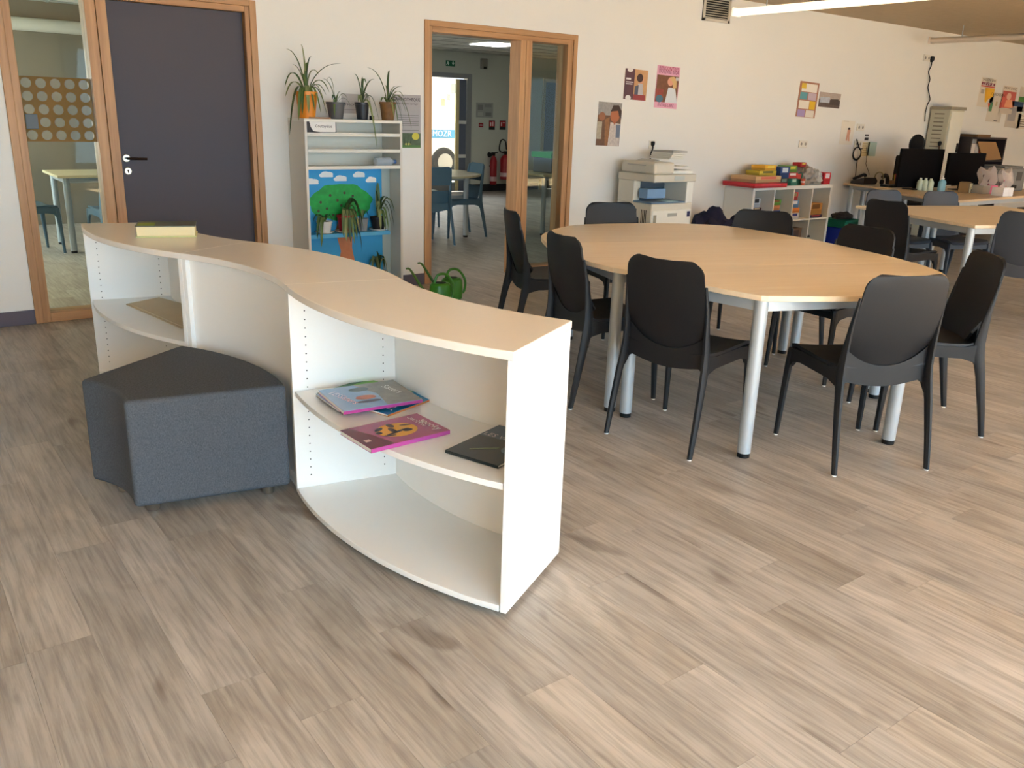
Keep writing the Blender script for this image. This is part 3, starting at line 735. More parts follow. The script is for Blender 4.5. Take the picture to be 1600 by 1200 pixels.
# hand gel, small bottles
def bottle(label, p, z, r, h, m, capm, pump=False, grp=None, name='bottle'):
    t = thing(name, label, 'bottle', (p[0], p[1], z), 0, grp)
    g = BM(); lathe(g, [(r * .9, 0), (r, .01), (r, h * .62), (r * .75, h * .75), (r * .38, h * .82), (r * .38, h * .86)], n=20); obj('body', g, m, t, smooth=True)
    g = BM(); lathe(g, [(r * .42, h * .84), (r * .42, h * .93), (r * .2, h * .95)], n=14); c = obj('cap', g, capm, t, smooth=True)
    if pump:
        g = BM(); tube(g, [(0, 0, h * .93), (0, 0, h * 1.08), (-.035, 0, h * 1.07)], .006, 8); obj('pump', g, capm, c)
    return t
CLEAR = film_mat((206, 220, 200), .9)
for i in range(3):
    bottle(('clear small bottle on desk behind the middle grey chair, leftmost of three', 'clear small bottle on desk behind the middle grey chair, middle of three', 'clear small bottle on desk behind the middle grey chair, rightmost of three')[i], G(1436 + i * 8, 297 + i * .5, .7402), .7402, .036, .145, CLEAR, mat((215, 225, 215), .4), grp='small clear bottles on the desk')
bottle('clear pump bottle of blue hand gel on the desk', G(1470, 299, .7402), .7402, .042, .16, film_mat((150, 205, 225), .75), WHITEP, True)
t = thing('cup', 'cream paper cup on the desk beside the tester boxes', 'cup', G(1510, 301, .7402))
g = BM(); lathe(g, [(.035, 0), (.05, .1), (.05, .105), (.045, .105), (.03, .01)], n=18); obj('body', g, mat((222, 214, 180), .5), t, smooth=True)
g = BM(); lathe(g, [(.051, .04), (.052, .06)], n=18); obj('band', g, mat((205, 196, 150), .5), t)
def tester(label, p, w_, m1, m2, grp):
    t = thing('goods_box', label, 'box', (p[0], p[1], .7402), R_(-10), grp)
    g = BM(); box(g, -w_, 0, -.07, .07, 0, .09); obj('carton', g, m1, t, bevel=.003)
    g = BM(); box(g, .0005, w_, -.07, .07, 0, .09); obj('carton_end', g, m2, t, bevel=.003)
    g = BM(); rows = []
    for i in range(7):
        z = .09 + i * .03
        rows.append([Vector((w_ * (1 + .12 * i / 6) * u + .02 * i / 6, .02 * math.sin(3 * u + i), z + .02 * math.sin(4 * u))) for u in [-1 + k_ / 5 for k_ in range(11)]])
    sheet(g, rows, .05); obj('plastic_bag', g, film_mat((222, 210, 205), .42), t, smooth=True)
    rng = random.Random(int(w_ * 1000))
    for i in range(6):
        x = -w_ * .8 + w_ * 1.6 * i / 5; g = BM(); tube(g, [(x, 0, .09), (x + rng.uniform(-.02, .03), rng.uniform(-.02, .02), .16 + rng.random() * .06)], .007, 6)
        obj('packet', g, mat(((60, 40, 45), (170, 90, 100), (210, 205, 200))[i % 3], .5), t)
    return t
tester('grey and pink carton with a clear plastic bag of packets on the desk', G(1537, 302, .7402), .125, mat((168, 168, 165), .6), mat((224, 120, 160), .6), 'bagged cartons on the desk')
tester('white carton with a clear plastic bag of packets on the desk', G(1563, 306, .7402) + Vector((.03, 0, 0)), .085, mat((232, 232, 235), .6), mat((225, 225, 228), .6), 'bagged cartons on the desk')
thing_box('carton', 'small brown carton behind the cream cup on the desk', 'box', (9.98, 4.86), .07, .05, .7402, .86, mat((135, 108, 70), .8), .3)
# printer with raised lid on a cabinet
pb = thing('printer', 'grey desktop printer on the desk at the right edge', 'printer', (10.98, 4.98, .7402), R_(-5))
g = BM(); box(g, -.22, .24, -.2, .2, 0, .26); obj('body', g, mat((120, 122, 122), .5), pb, bevel=.012)
g = BM(); box(g, -.20, .2, -.18, .18, .261, .285); obj('lid', g, mat((104, 106, 106), .5), pb, bevel=.006)
g = BM(); box(g, .05, .16, -.203, -.2, .12, .22); obj('control_panel', g, mat((62, 64, 66), .4), pb)
g = BM(); box(g, -.08, .08, -.205, -.2, .03, .07); obj('paper_slot', g, BLACK, pb)
fo = thing_box('binder', 'orange and black binder standing at the right edge of the desk', 'binder', (11.88, 4.62), .1, .15, .5002, .98, mat((225, 140, 40), .5), 0)
thing_box('low_cabinet', 'dark low cabinet under the orange and black binder', 'cabinet', (11.95, 4.7), .24, .3, 0, .5, mat((40, 38, 38), .6))
# cupboard with open cardboard box behind monitors
cab = thing('wall_shelf', 'dark shelf with binders behind the right monitor', 'shelf', (12.53, 6.08, 0))
SH = mat((40, 34, 36), .6)
g = BM(); box(g, -.5, .5, -.2, .2, 0, .03); obj('bottom', g, SH, cab)
for x in (-.5, .47):
    g = BM(); box(g, x, x + .03, -.2, .2, .03, 1.30); obj('side', g, SH, cab)
for z in (.5, .86, 1.0, 1.30):
    g = BM(); box(g, -.5, .5, -.2, .2, z, z + .025); obj('shelf_board', g, SH, cab)
for i, (c, l) in enumerate((((190, 184, 178), 'grey magazine file on the dark shelf behind the monitor'), ((178, 170, 165), 'second grey magazine file on the dark shelf'), ((222, 92, 40), 'orange file on the dark shelf behind the monitor'))):
    thing_box('file', l, 'file', (12.125 + i * .118, 5.98), .055, .09, 1.0252, 1.24, mat(c, .6), 0, 'files on the dark shelf')
cb = thing('cardboard_box', 'open brown cardboard box with a raised flap on the dark shelf', 'box', (12.40, 6.05, 1.3252))
g = BM(); box(g, -.18, .18, -.15, .15, 0, .035); obj('carton', g, mat((110, 82, 52), .85), cb)
fy = 5.86; g = BM(); v = [g.verts.new(W(px, py, fy) - cb.location) for px, py in ((1528, 221), (1556, 222), (1565, 249), (1536, 251))]; v2 = [g.verts.new(Vector(c.co) + Vector((0, .008, 0))) for c in v]
g.faces.new(v); g.faces.new(v2[::-1])
for i in range(4): g.faces.new((v[i], v2[i], v2[(i + 1) % 4], v[(i + 1) % 4]))
obj('flap', g, mat((160, 122, 80), .85), cb)

# tall louvred locker tower against the wall
lk = thing('storage_tower', 'tall narrow pale metal tower with louvre slots against the wall', 'cabinet', (11.805, 6.155, 0))
LKM = mat((196, 192, 172), .5); 
g = BM(); box(g, -.185, .185, -.13, .13, 0, 1.66); obj('carcass', g, LKM, lk, bevel=.004)
g = BM(); box(g, -.195, .205, -.148, .13, 1.66, 1.70); obj('lid', g, mat((160, 152, 132), .5), lk, bevel=.006)
g = BM(); box(g, -.16, .16, -.144, -.13, .05, 1.64); dr = obj('door', g, mat((226, 224, 210), .5), lk, bevel=.004)
g = BM(); box(g, .10, .12, -.162, -.144, 1.12, 1.24); obj('handle', g, BLACK, dr)
for i in range(18):
    g = BM(); z = 1.60 - i * .052; box(g, -.191, -.184, -.06, .07, z, z + .012); obj('louvre', g, mat((120, 112, 96), .6), lk)
pt = thing('hanging_cord', 'dark cord and plug hanging on the slotted tower side', 'cord', (11.60, 6.07, 1.08))
g = BM(); tube(g, [(0, -.01, -.3), (-.002, 0, 0), (0, .01, .12)], .010, 8); obj('cord', g, mat((80, 50, 34), .6), pt)
g = BM(); lathe(g, [(.012, 0), (.024, .02), (.024, .05), (.01, .06)], n=12); obj('plug', g, BLACK, pt, loc=(0, .01, .12), smooth=True)

# ------------------------------------------------------------ copier
cp = thing('copier', 'large beige office copier with blue paper tray, against the wall', 'copier', (6.20, 5.98, 0))
CB = mat((214, 211, 198), .5); CS = mat((208, 203, 188), .55); CW = mat((234, 234, 226), .45)
cw_, cd = .275, .235
g = BM(); box(g, -cw_, cw_, -cd, cd, .05, .66); obj('cabinet', g, CB, cp, bevel=.008)
g = BM(); box(g, -cw_, -cw_ + .09, .02, cd, .66, .86); obj('left_column', g, CB, cp, bevel=.006)
g = BM(); box(g, cw_ - .09, cw_, -cd, cd, .66, .86); obj('right_column', g, CW, cp, bevel=.006)
g = BM(); box(g, -cw_ + .09, cw_ - .09, .06, cd, .66, .86); obj('rear_housing', g, mat((70, 84, 96), .5), cp)
g = BM(); box(g, -cw_ + .002, cw_ - .095, -cd + .01, .018, .662, .675); tr = obj('output_tray', g, mat((104, 132, 158), .45), cp)
g = BM(); box(g, -cw_ + .05, .02, -.12, -.0, .70, .79); obj('tray_cover', g, mat((120, 158, 196), .45), cp, bevel=.006)
g = BM(); box(g, -.05, .10, -cd + .02, -.06, .676, .68); obj('paper_sheet', g, mat((190, 222, 222), .6), tr)
g = BM(); box(g, -cw_ - .012, cw_ + .012, -cd - .02, cd, .86, .93); obj('scanner_body', g, CS, cp, bevel=.01)
g = BM(); box(g, -.02, .12, -cd - .024, -cd - .02, .875, .915); obj('control_panel', g, mat((190, 196, 190), .4), cp, bevel=.004)
g = BM(); box(g, -cw_, .0, -cd, cd - .02, .93, 1.04); obj('document_feeder', g, CS, cp, bevel=.025, seg=3)
g = BM(); box(g, .0, cw_, -cd + .02, cd - .02, .93, .965); obj('scanner_lid', g, CW, cp, bevel=.01)
g = BM(); box(g, .005, cw_ - .02, -cd + .05, cd - .06, .99, 1.0); obj('feeder_tray', g, CW, cp, bevel=.004)
g = BM(); box(g, -.03, .16, -.12, .12, 1.042, 1.052); o = obj('raised_tray', g, mat((180, 178, 168), .5), cp, bevel=.003); o.rotation_euler = (0, R_(-14), 0)
for z0, z1 in ((.40, .60), (.22, .385), (.06, .205)):
    g = BM(); box(g, -cw_ + .01, cw_ - .01, -cd - .012, -cd + .004, z0, z1); dr = obj('drawer', g, CW, cp, bevel=.006)
    g = BM(); box(g, -.06, .06, -cd - .018, -cd - .012, z1 - .06, z1 - .03); obj('handle', g, mat((170, 172, 168), .4), dr)
g = BM()
for k_ in (0, 1):
    for i in range(4): box(g, -cw_ - .003, -cw_ + .002, .02 - k_ * .13 - i * .02, .026 - k_ * .13 - i * .02, .46, .60)
obj('vent_slots', g, HOLE, cp, kind='stuff')
g = BM(); box(g, cw_ - .07, cw_ - .03, -cd - .015, -cd - .012, .53, .58); obj('badge', g, mat((50, 48, 90), .5), cp)
g = BM(); box(g, -cw_ + .02, -cw_ + .06, -cd - .014, -cd - .012, .48, .56); obj('latch', g, mat((150, 146, 130), .5), cp)
for x in (-.2, .2):
    for y in (-.17, .17):
        g = BM(); cyl(g, (x, y), .025, 0, .05, 12); obj('castor', g, BLACK, cp)
st = thing('paper_stack', 'stack of white paper and trays on top of the copier', 'paper', (6.33, 5.99, 1.0582))
rng = random.Random(5)
for i in range(5):
    g = BM(); z = i * .016; box(g, -.10 + .01 * i, .10 + .012 * i * (-1) ** i, -.13, .13, z + .0006, z + .015); o = obj('ream', g, mat((226, 224, 212) if i < 4 else (170, 166, 158), .7), st, bevel=.002); o.rotation_euler = (0, 0, R_(rng.uniform(-6, 6)))
# navy jacket heap on a low stool beside copier
hp = thing('jacket', 'dark navy jacket heaped between the copier and the white cube shelf', 'jacket', (7.10, 5.95, 0))
g = BM(); bmesh.ops.create_icosphere(g, subdivisions=4, radius=1)
rng = random.Random(2)
from mathutils import noise as mn
for v in g.verts:
    d = v.co.normalized(); n = mn.noise(d * 2.3) * .28 + mn.noise(d * 6) * .10
    z = max(d.z, -.55); r = 1 + n
    v.co = Vector((d.x * .29 * r, d.y * .22 * r, .27 + z * .24 * r * (1.1 - .35 * d.x)))
    if v.co.z < 0.002: v.co.z = 0.002
obj('cloth', g, mat((26, 26, 52), .95), hp, smooth=True)
g = BM(); tube(g, bez([(.12, -.12, .46), (.26, -.16, .36), (.34, -.12, .2), (.38, -.1, .04)], 5), .05, 10, .035); obj('sleeve', g, mat((22, 22, 46), .95), hp, smooth=True)

# ------------------------------------------------------------ white cube shelf with games
kx0, kx1, ky0, ky1, kh = 7.62, 9.06, 5.92, 6.30, .765
ks = thing('cube_shelf', 'white cube shelf of four columns holding games and boxes', 'shelf', ((kx0 + kx1) / 2, (ky0 + ky1) / 2, 0))
KW, KD = (kx1 - kx0) / 2, (ky1 - ky0) / 2; KM = mat((232, 231, 224), .4)
def kb(name, *b_):
    g = BM(); box(g, *b_); return obj(name, g, KM, ks, bevel=.0015)
kb('top', -KW, KW, -KD, KD, kh - .038, kh); kb('bottom', -KW, KW, -KD, KD, 0, .038)
kb('side', -KW, -KW + .038, -KD, KD, .038, kh - .038); kb('side', KW - .038, KW, -KD, KD, .038, kh - .038)
cwid = (2 * KW - .076 - 3 * .016) / 4; mz = .038 + (kh - .076 - .016) / 2
for i in range(3):
    x = -KW + .038 + cwid * (i + 1) + .016 * i; kb('divider', x, x + .016, -KD, KD, .038, kh - .038)
for i in range(4):
    x = -KW + .038 + (cwid + .016) * i; kb('shelf_board', x + .0005, x + cwid - .0005, -KD, KD, mz, mz + .016)
g = BM(); box(g, -KW, KW, KD, KD + .004, 0, kh); obj('back_panel', g, mat((214, 212, 204), .6), ks)
kc = Vector(((kx0 + kx1) / 2, (ky0 + ky1) / 2, 0))
def cell(i, row): return kc.x - KW + .038 + (cwid + .016) * i, (mz + .016 if row else .038)
def gamebox(label, x, y, z, wx, wy, h, c, c2=None, rz=0, grp=None, name='game_box'):
    t = thing(name, label, 'box', (x, y, z + .0006), R_(rz), grp)
    g = BM(); box(g, -wx / 2, wx / 2, -wy / 2, wy / 2, 0, h * .45); obj('tray', g, mat(tuple(int(v * .85) for v in c), .6), t, bevel=.002)
    g = BM(); box(g, -wx / 2 - .0012, wx / 2 + .0012, -wy / 2 - .0012, wy / 2 + .0012, h * .45, h); l = obj('lid', g, mat(c, .5), t, bevel=.002)
    if c2:
        g = BM(); box(g, -wx * .3, wx * .3, -wy / 2 - .0022, -wy / 2 - .0012, h * .52, h * .93); obj('print', g, mat(c2, .5), l)
    return t
gg = 'game boxes in the white cube shelf'
Y_ = ky0 + .12
x, z = cell(0, 1)
gamebox('red game box in the left cube of the white shelf', x + .09, Y_, z, .16, .2, .12, (204, 42, 48), (240, 200, 190), 0, gg)
gamebox('dark game box on the red one in the left cube', x + .09, Y_, z + .121, .15, .19, .03, (70, 30, 34), (220, 200, 160), 0, gg)
gamebox('light blue game box topmost in the left cube', x + .085, Y_, z + .152, .12, .17, .10, (190, 208, 226), (40, 44, 50), 0, gg)
x, z = cell(1, 1)
gamebox('blue game box at the bottom of the second cube', x + .08, Y_, z, .14, .2, .11, (24, 92, 178), (214, 170, 214), 0, gg)
gamebox('orange flat box in the second cube', x + .075, Y_, z + .111, .13, .19, .055, (214, 138, 88), None, 0, gg)
gamebox('green box topmost in the second cube', x + .085, Y_, z + .167, .15, .18, .06, (96, 172, 62), (120, 80, 40), 0, gg)
x, z = cell(2, 1)
gamebox('white box at the bottom of the third cube', x + .08, Y_, z, .15, .2, .07, (228, 224, 220), (60, 70, 140), 0, gg)
gamebox('orange and white box in the third cube', x + .08, Y_, z + .071, .15, .2, .055, (232, 138, 60), None, 0, gg)
gamebox('blue patterned box in the third cube', x + .075, Y_, z + .127, .13, .18, .08, (96, 150, 206), (230, 230, 240), 0, gg)
gamebox('red and tan box topmost in the third cube', x + .07, Y_, z + .208, .11, .16, .09, (196, 58, 60), (150, 140, 100), 0, gg)
x, z = cell(3, 1)
gamebox('wide wooden-coloured case in the right cube', x + .15, Y_ + .02, z + .031, .24, .2, .13, (198, 140, 66), (120, 76, 32), 0, gg)
gamebox('flat dark blue box under the wooden case in the right cube', x + .15, Y_ + .02, z, .25, .22, .03, (50, 46, 84), (200, 60, 60), 0, gg)
x, z = cell(2, 0)
gamebox('brown chest-like box in the lower third cube', x + .16, Y_ + .03, z + .001, .26, .2, .24, (112, 84, 60), (64, 50, 44), 0, gg)
for i, (dx, c) in enumerate(((-.03, (60, 40, 60)), (.05, (206, 200, 216)), (.1, (120, 150, 180)))):
    t = thing('toy', ('dark plush toy in the lower third cube', 'pale plush toy in the lower third cube', 'blue plush toy in the lower third cube')[i], 'toy', (x + .13 + dx, ky0 + .045, z + .0006), 0, 'plush toys in the lower cube')
    g = BM(); lathe(g, [(.005, 0), (.028, .008), (.034, .035), (.026, .065), (.012, .075)], n=14); obj('body', g, mat(c, .9), t, smooth=True)
    g = BM(); lathe(g, [(.005, .07), (.024, .08), (.027, .1), (.018, .12), (.004, .127)], n=14); obj('head', g, mat(c, .9), t, smooth=True)
x, z = cell(3, 0)
t = thing('jar', 'small pale jar with dark lid in the lower right cube', 'jar', (x + .07, ky0 + .05, z + .0006)); g = BM(); cyl(g, (0, 0), .03, 0, .13, 16); obj('body', g, mat((206, 206, 180), .5), t, smooth=True); g = BM(); cyl(g, (0, 0), .031, .13, .15, 16); obj('lid', g, BLACK, t)
x, z = cell(0, 0)
gamebox('pale file box in the lower left cube', x + .16, Y_, z, .2, .22, .2, (190, 182, 168), (150, 90, 80), 0, gg)
# things on top of the cube shelf
gt = 'boxes and toys on top of the white cube shelf'
KT = kh
gamebox('wide flat red box overhanging the left end of the cube shelf', 7.76, 6.02, KT, .52, .44, .045, (196, 30, 48), (214, 60, 76), -2, gt)
gamebox('long tan cardboard game box on the red box', 7.82, 6.06, KT + .046, .46, .32, .065, (204, 168, 120), (206, 110, 90), 3, gt)
gamebox('olive and yellow flat box on the tan game box', 7.92, 6.08, KT + .112, .26, .2, .05, (196, 172, 50), (80, 84, 40), -4, gt)
gamebox('yellow game box, topmost of the left pile', 7.96, 6.08, KT + .163, .20, .18, .055, (234, 176, 52), (240, 210, 90), 2, gt)
gamebox('dark patterned box under the blue box on the cube shelf', 8.17, 6.05, KT, .14, .2, .08, (52, 50, 48), (110, 130, 120), 0, gt)
gamebox('dark blue box on the cube shelf right of the yellow pile', 8.18, 6.06, KT + .081, .16, .2, .12, (38, 70, 124), (200, 210, 220), 0, gt)
gamebox('teal green box on the cube shelf', 8.33, 6.02, KT, .13, .16, .075, (60, 132, 112), (180, 210, 190), 6, gt)
gamebox('red and white striped box on the teal box', 8.34, 6.03, KT + .076, .15, .14, .06, (206, 52, 44), (236, 220, 210), -8, gt)
gamebox('green box with yellow stripes on the striped red box', 8.38, 6.08, KT + .137, .17, .14, .07, (104, 148, 56), (214, 200, 70), 4, gt)
gamebox('dark green toy box beside the red cup on the cube shelf', 8.485, 6.08, KT, .13, .18, .13, (34, 92, 66), (190, 60, 50), 0, gt)
t = thing('toy_cup', 'red and white paper cup on the cube shelf front edge', 'cup', (8.52, 5.955, KT)); g = BM(); lathe(g, [(.02, 0), (.026, .07), (.022, .07), (.018, .01)], n=14); obj('body', g, mat((222, 96, 60), .5), t, smooth=True); g = BM(); lathe(g, [(.0235, .03), (.025, .045)], n=14); obj('band', g, WHITEP, t)
def blob(name, label, cat, loc, sx, sy, sz, m, seed, amp=.2, grp=None):
    g = BM(); bmesh.ops.create_icosphere(g, subdivisions=4, radius=1); o_ = Vector((seed * 3.1, seed, 0))
    for v in g.verts:
        d = v.co.normalized(); n = 1 + amp * mn.noise(d * 2.2 + o_) + amp * .5 * mn.noise(d * 6 + o_)
        z = max(d.z * n, -.6); v.co = Vector((d.x * sx * n, d.y * sy * n, (z + .6) / 1.6 * sz))
    o = obj(name, g, m, None, loc, smooth=True); return tag(o, label, cat, grp)
blob('plastic_bag', 'transparent bag of grey and brown toys on the cube shelf', 'bag', (8.70, 6.08, KT + .0006), .13, .12, .20, mat((150, 138, 126), .35, var=.45, vscale=28), 3, .3, gt)
blob('plastic_bag', 'clear bag with white pieces left of the red box on the cube shelf', 'bag', (8.85, 6.05, KT + .0006), .075, .1, .16, mat((190, 184, 176), .3, var=.4, vscale=34), 5, .35, gt)
gamebox('bright red box at the right end of the cube shelf top', 8.985, 6.06, KT, .13, .2, .13, (206, 28, 40), (240, 220, 220), 0, gt)
gamebox('yellow and red box on the bag of toys', 8.62, 6.1, KT + .19, .14, .1, .05, (190, 40, 44), (226, 196, 80), 12, gt)
# blue bins
def bin_(label, x, y, z, wx, wy, h, c, rz=0):
    t = thing('storage_bin', label, 'bin', (x, y, z), R_(rz), 'storage bins beside the cube shelf'); m = mat(c, .45)
    g = BM(); th = .004; bx, by = wx * .44, wy * .44; tx, ty = wx / 2, wy / 2
    def ring(a, b, zz): return [g.verts.new(v) for v in ((-a, -b, zz), (a, -b, zz), (a, b, zz), (-a, b, zz))]
    r_ = [ring(bx, by, 0), ring(tx, ty, h), ring(tx - th, ty - th, h), ring(bx - th, by - th, .006)]
    g.faces.new(r_[0][::-1]); g.faces.new(r_[3])
    for a, b in zip(r_, r_[1:]):
        for k_ in range(4): g.faces.new((a[k_], a[(k_ + 1) % 4], b[(k_ + 1) % 4], b[k_]))
    obj('tub', g, m, t)
    for a in (0, 1):
        g = BM(); box(g, -tx - .012, tx + .012, (-ty - .012 if a == 0 else ty), (-ty if a == 0 else ty + .012), h - .02, h)
        obj('rim', g, m, t)
    return t
bin_('big dark blue plastic bin on the floor beside the cube shelf', 9.33, 5.90, 0, .42, .36, .27, (18, 44, 160))
bin_('green plastic bin stacked in the blue bin', 9.33, 5.92, .27, .36, .3, .09, (30, 120, 92), 4)
bin_('smaller blue bin at the wall desk leg', 9.42, 5.50, 0, .24, .24, .26, (20, 52, 180), 5)
blob('cloth_bundle', 'dark bundle of cloth in the green bin', 'cloth', (9.33, 5.92, .36), .16, .1, .08, mat((48, 42, 40), .95), 8, .3)
blob('cloth_bundle', 'red and purple bundle on the smaller blue bin', 'cloth', (9.42, 5.50, .262), .12, .12, .16, mat((150, 44, 60), .9, var=.6, vscale=9), 9, .3)

# ------------------------------------------------------------ display rack with plants
bx0, bx1, by0 = 2.615, 3.415, 6.01
rk = thing('display_rack', 'white display rack with painted tree panel and ledges against the wall', 'rack', ((bx0 + bx1) / 2, (by0 + WY) / 2, 0))
RW, RD, RH = (bx1 - bx0) / 2, (WY - by0) / 2 - .002, 1.35
RM = mat((226, 222, 210), .5); RS = mat((214, 208, 196), .5)
def rb(name, m, *b_, label=None):
    g = BM(); box(g, *b_); return obj(name, g, m, rk, bevel=.0015, label=label)
rb('side', RS, -RW, -RW + .02, -RD, RD, 0, RH - .02); rb('side', RS, RW - .02, RW, -RD, RD, 0, RH - .02)
rb('top', RM, -RW, RW, -RD, RD, RH - .02, RH)
rb('back_panel', mat((206, 204, 192), .6), -RW + .0205, RW - .0205, RD - .01, RD, .02, RH - .021)
rb('bottom', RM, -RW + .0205, RW - .0205, -RD, RD - .011, 0, .04)
zs = [W(550, y, by0).z for y in (210.5, 236, 262)]
for z in zs:
    rb('ledge', RM, -RW + .0205, RW - .0205, -RD, RD - .011, z - .012, z + .0)
    rb('lip', RM, -RW + .0205, RW - .0205, -RD - .0005, -RD + .011, z + .0005, z + .012)
def rp(px, py, yy): # world point relative to rack
    p = W(px, py, yy); return p.x - rk.location.x, p.z
# painted panel (sky, clouds, tree) behind the plant shelf
py_ = by0 + .17; yl = py_ - rk.location.y
xa, za = rp(481, 266, py_); xb, _ = rp(596, 266, py_)
xa = -RW + .022
g = BM(); box(g, xa, xb, yl, yl + .01, .05, zs[2] - .02); pan = obj('painted_panel', g, mat((44, 150, 205), .6, var=.12, vscale=6), rk, label='blue panel painted with clouds and a tree')
g = BM(); box(g, xb + .001, RW - .021, yl, yl + .01, .05, zs[2] - .02); obj('grey_panel', g, mat((168, 180, 174), .6), rk)
def flat(name, poly, m, par, y, label=None):
    g = BM(); n = len(poly); a = [g.verts.new((p[0], y, p[1])) for p in poly]; b = [g.verts.new((p[0], y + .001, p[1])) for p in poly]
    g.faces.new(a); g.faces.new(b[::-1])
    for i in range(n): g.faces.new((a[i], b[i], b[(i + 1) % n], a[(i + 1) % n]))
    return obj(name, g, m, par, label=label)
def clip(x): return max(xa + .002, min(xb - .002, x))
rng = random.Random(11)
cx_, cz_ = rp(533, 317, py_); tr_ = []
for i in range(48):
    a = 2 * math.pi * i / 48; k_ = 1 + .035 * math.sin(7 * a) + .02 * math.sin(13 * a)
    tr_.append((clip(cx_ + .265 * math.cos(a) * k_), cz_ + .145 * math.sin(a) * k_ * (1 if math.sin(a) > 0 else .92)))
flat('painted_crown', tr_, mat((10, 150, 62), .6, var=.5, vscale=22), pan, yl - .001)
for i, (u, v) in enumerate(((-.17, .01), (-.19, -.055), (-.09, .06), (-.03, .02), (.03, .075), (-.12, -.04), (.1, .05), (-.07, -.09), (.0, -.02))):
    flat('painted_apple', [(cx_ + u + .011 * math.cos(a * .7), cz_ + v + .011 * math.sin(a * .7)) for a in range(9)], mat((70, 60, 34), .6), pan, yl - .002)
for px, py, s in ((510, 274, 1.), (561, 274, .9), (532, 280, .95), (580, 282, .8), (487, 285, 1.)):
    x, z = rp(px, py, py_); pl = []
    for i in range(30):
        a = 2 * math.pi * i / 30; k_ = 1 + .16 * abs(math.sin(2.5 * a)); zz = .026 * math.sin(a) * k_
        pl.append((clip(x + .052 * s * math.cos(a) * k_), min(zs[2] - .021, z + max(zz, -.014))))
    flat('painted_cloud', pl, mat((226, 226, 224), .6), pan, yl - .001)
x, z = rp(540, 388, py_)
flat('painted_trunk', [(clip(x - .07), z + .09), (x - .04, z - .02), (x - .08, z - .18), (x + .10, z - .22), (x + .055, z), (x + .06, z + .09)], mat((196, 122, 82), .6, var=.2, vscale=20), pan, yl - .001)
flat('painted_trunk_top', [(x - .09, z + .11), (x - .05, z + .24), (x + .04, z + .24), (x + .03, z + .11)], mat((160, 82, 50), .6, var=.25, vscale=20), pan, yl - .002)
# plant shelf inside the rack
zsf = W(548, 364, by0 + .03).z
rb('plant_shelf', mat((84, 170, 214), .55), -RW + .021, W(610, 370, by0 + .03).x - rk.location.x, -RD + .03, yl - .003, zsf - .03, zsf, label='pale blue painted shelf for plants')
LEAFS = [mat((74, 98, 48), .5), mat((98, 118, 60), .5), mat((58, 80, 40), .5), mat((126, 134, 84), .5)]
def leaf(par, pts, w_, m):
    P = bez(pts, 2); g = BM(); A = []; n = len(P)
    for i, p in enumerate(P):
        t = (P[min(i + 1, n - 1)] - P[max(i - 1, 0)]).normalized(); s = t.cross(Vector((0, 0, 1)))
        if s.length < .05: s = Vector((1, 0, 0))
        s.normalize(); ww = w_ * (.55 + .9 * math.sin(math.pi * min(1, i / (n - 1) * 1.0) ** .7)) * (1 - .0 * i); ww = max(ww if i < n - 1 else .0008, .0008)
        up = s.cross(t) * ww * .35
        A.append((g.verts.new(p - s * ww + up), g.verts.new(p), g.verts.new(p + s * ww + up)))
    for a, b in zip(A, A[1:]):
        g.faces.new((a[0], a[1], b[1], b[0])); g.faces.new((a[1], a[2], b[2], b[1]))
    return obj('leaf', g, m, par, smooth=True)
def pot(par, r, h, m, dish=None, sq=False):
    g = BM(); lathe(g, [(r * .74, 0), (r * .98, h * .86), (r * 1.05, h * .87), (r * 1.05, h), (r * .95, h), (r * .93, h * .88)], n=4 if sq else 22); o = obj('pot', g, m, par, smooth=not sq)
    g = BM(); cyl(g, (0, 0), r * .9, h * .86, h * .9, 16); obj('soil', g, mat((60, 46, 36), .95), par)
    if dish:
        g = BM(); lathe(g, [(r * .9, -.008), (r * 1.25, .004), (r * 1.25, .008), (r * .8, 0)], n=20); obj('saucer', g, dish, par, smooth=True)
def plant(label, x, y, z, r, h, m, leaves, grp, dish=None, w_=.007, sq=False):
    t = thing('potted_plant', label, 'plant', (x, y, z + (.0085 if dish else .0005)), 0, grp)
    pot(t, r, h, m, dish, sq)
    for i, (dx, dz, arch, dy) in enumerate(leaves):
        z0 = h * .88; D = h + dz - z0; A = max(h + arch - z0, D, .02); a_ = 2 * (A + math.sqrt(max(0, A * (A - D)))); b_ = D - a_
        pw = 1.35 if dz > .06 else .9
        pts = [Vector((dx * (.05 + .95 * t ** pw), dy * (.05 + .95 * t), z0 + a_ * t + b_ * t * t)) for t in (0, .2, .4, .6, .8, 1)]
        leaf(t, pts, w_ * (.9 + .5 * ((i * 37) % 10) / 10), LEAFS[(i * 7) % 4])
    return t
gp = 'spider plants on top of the display rack'; ty = by0 + .13
def tx(px): return W(px, 180, ty).x
plant('spider plant in orange pot at the left end of the rack top', tx(480), ty, RH, .078, .185, mat((232, 140, 30), .45),
      [(-.14, .28, .28, 0), (-.02, .32, .32, .02), (.05, .24, .24, 0), (.03, .20, .2, .03), (-.17, .02, .12, -.02), (-.18, -.04, .06, -.05), (-.17, -.30, .03, -.07), (-.11, -.20, .02, -.1), (-.08, -.16, .03, -.1),
       (.10, .12, .15, 0), (.28, .205, .16, .0), (.17, .0, .08, -.02), (.14, -.02, .05, -.03), (.10, -.10, .05, -.09), (.12, -.17, .03, -.08), (.06, -.14, .03, -.1), (.01, -.13, .03, -.11), (-.03, -.15, .04, -.1), (-.08, .18, .18, .04), (-.05, .12, .12, -.04), (.0, .14, .14, 0)], gp, w_=.0085)
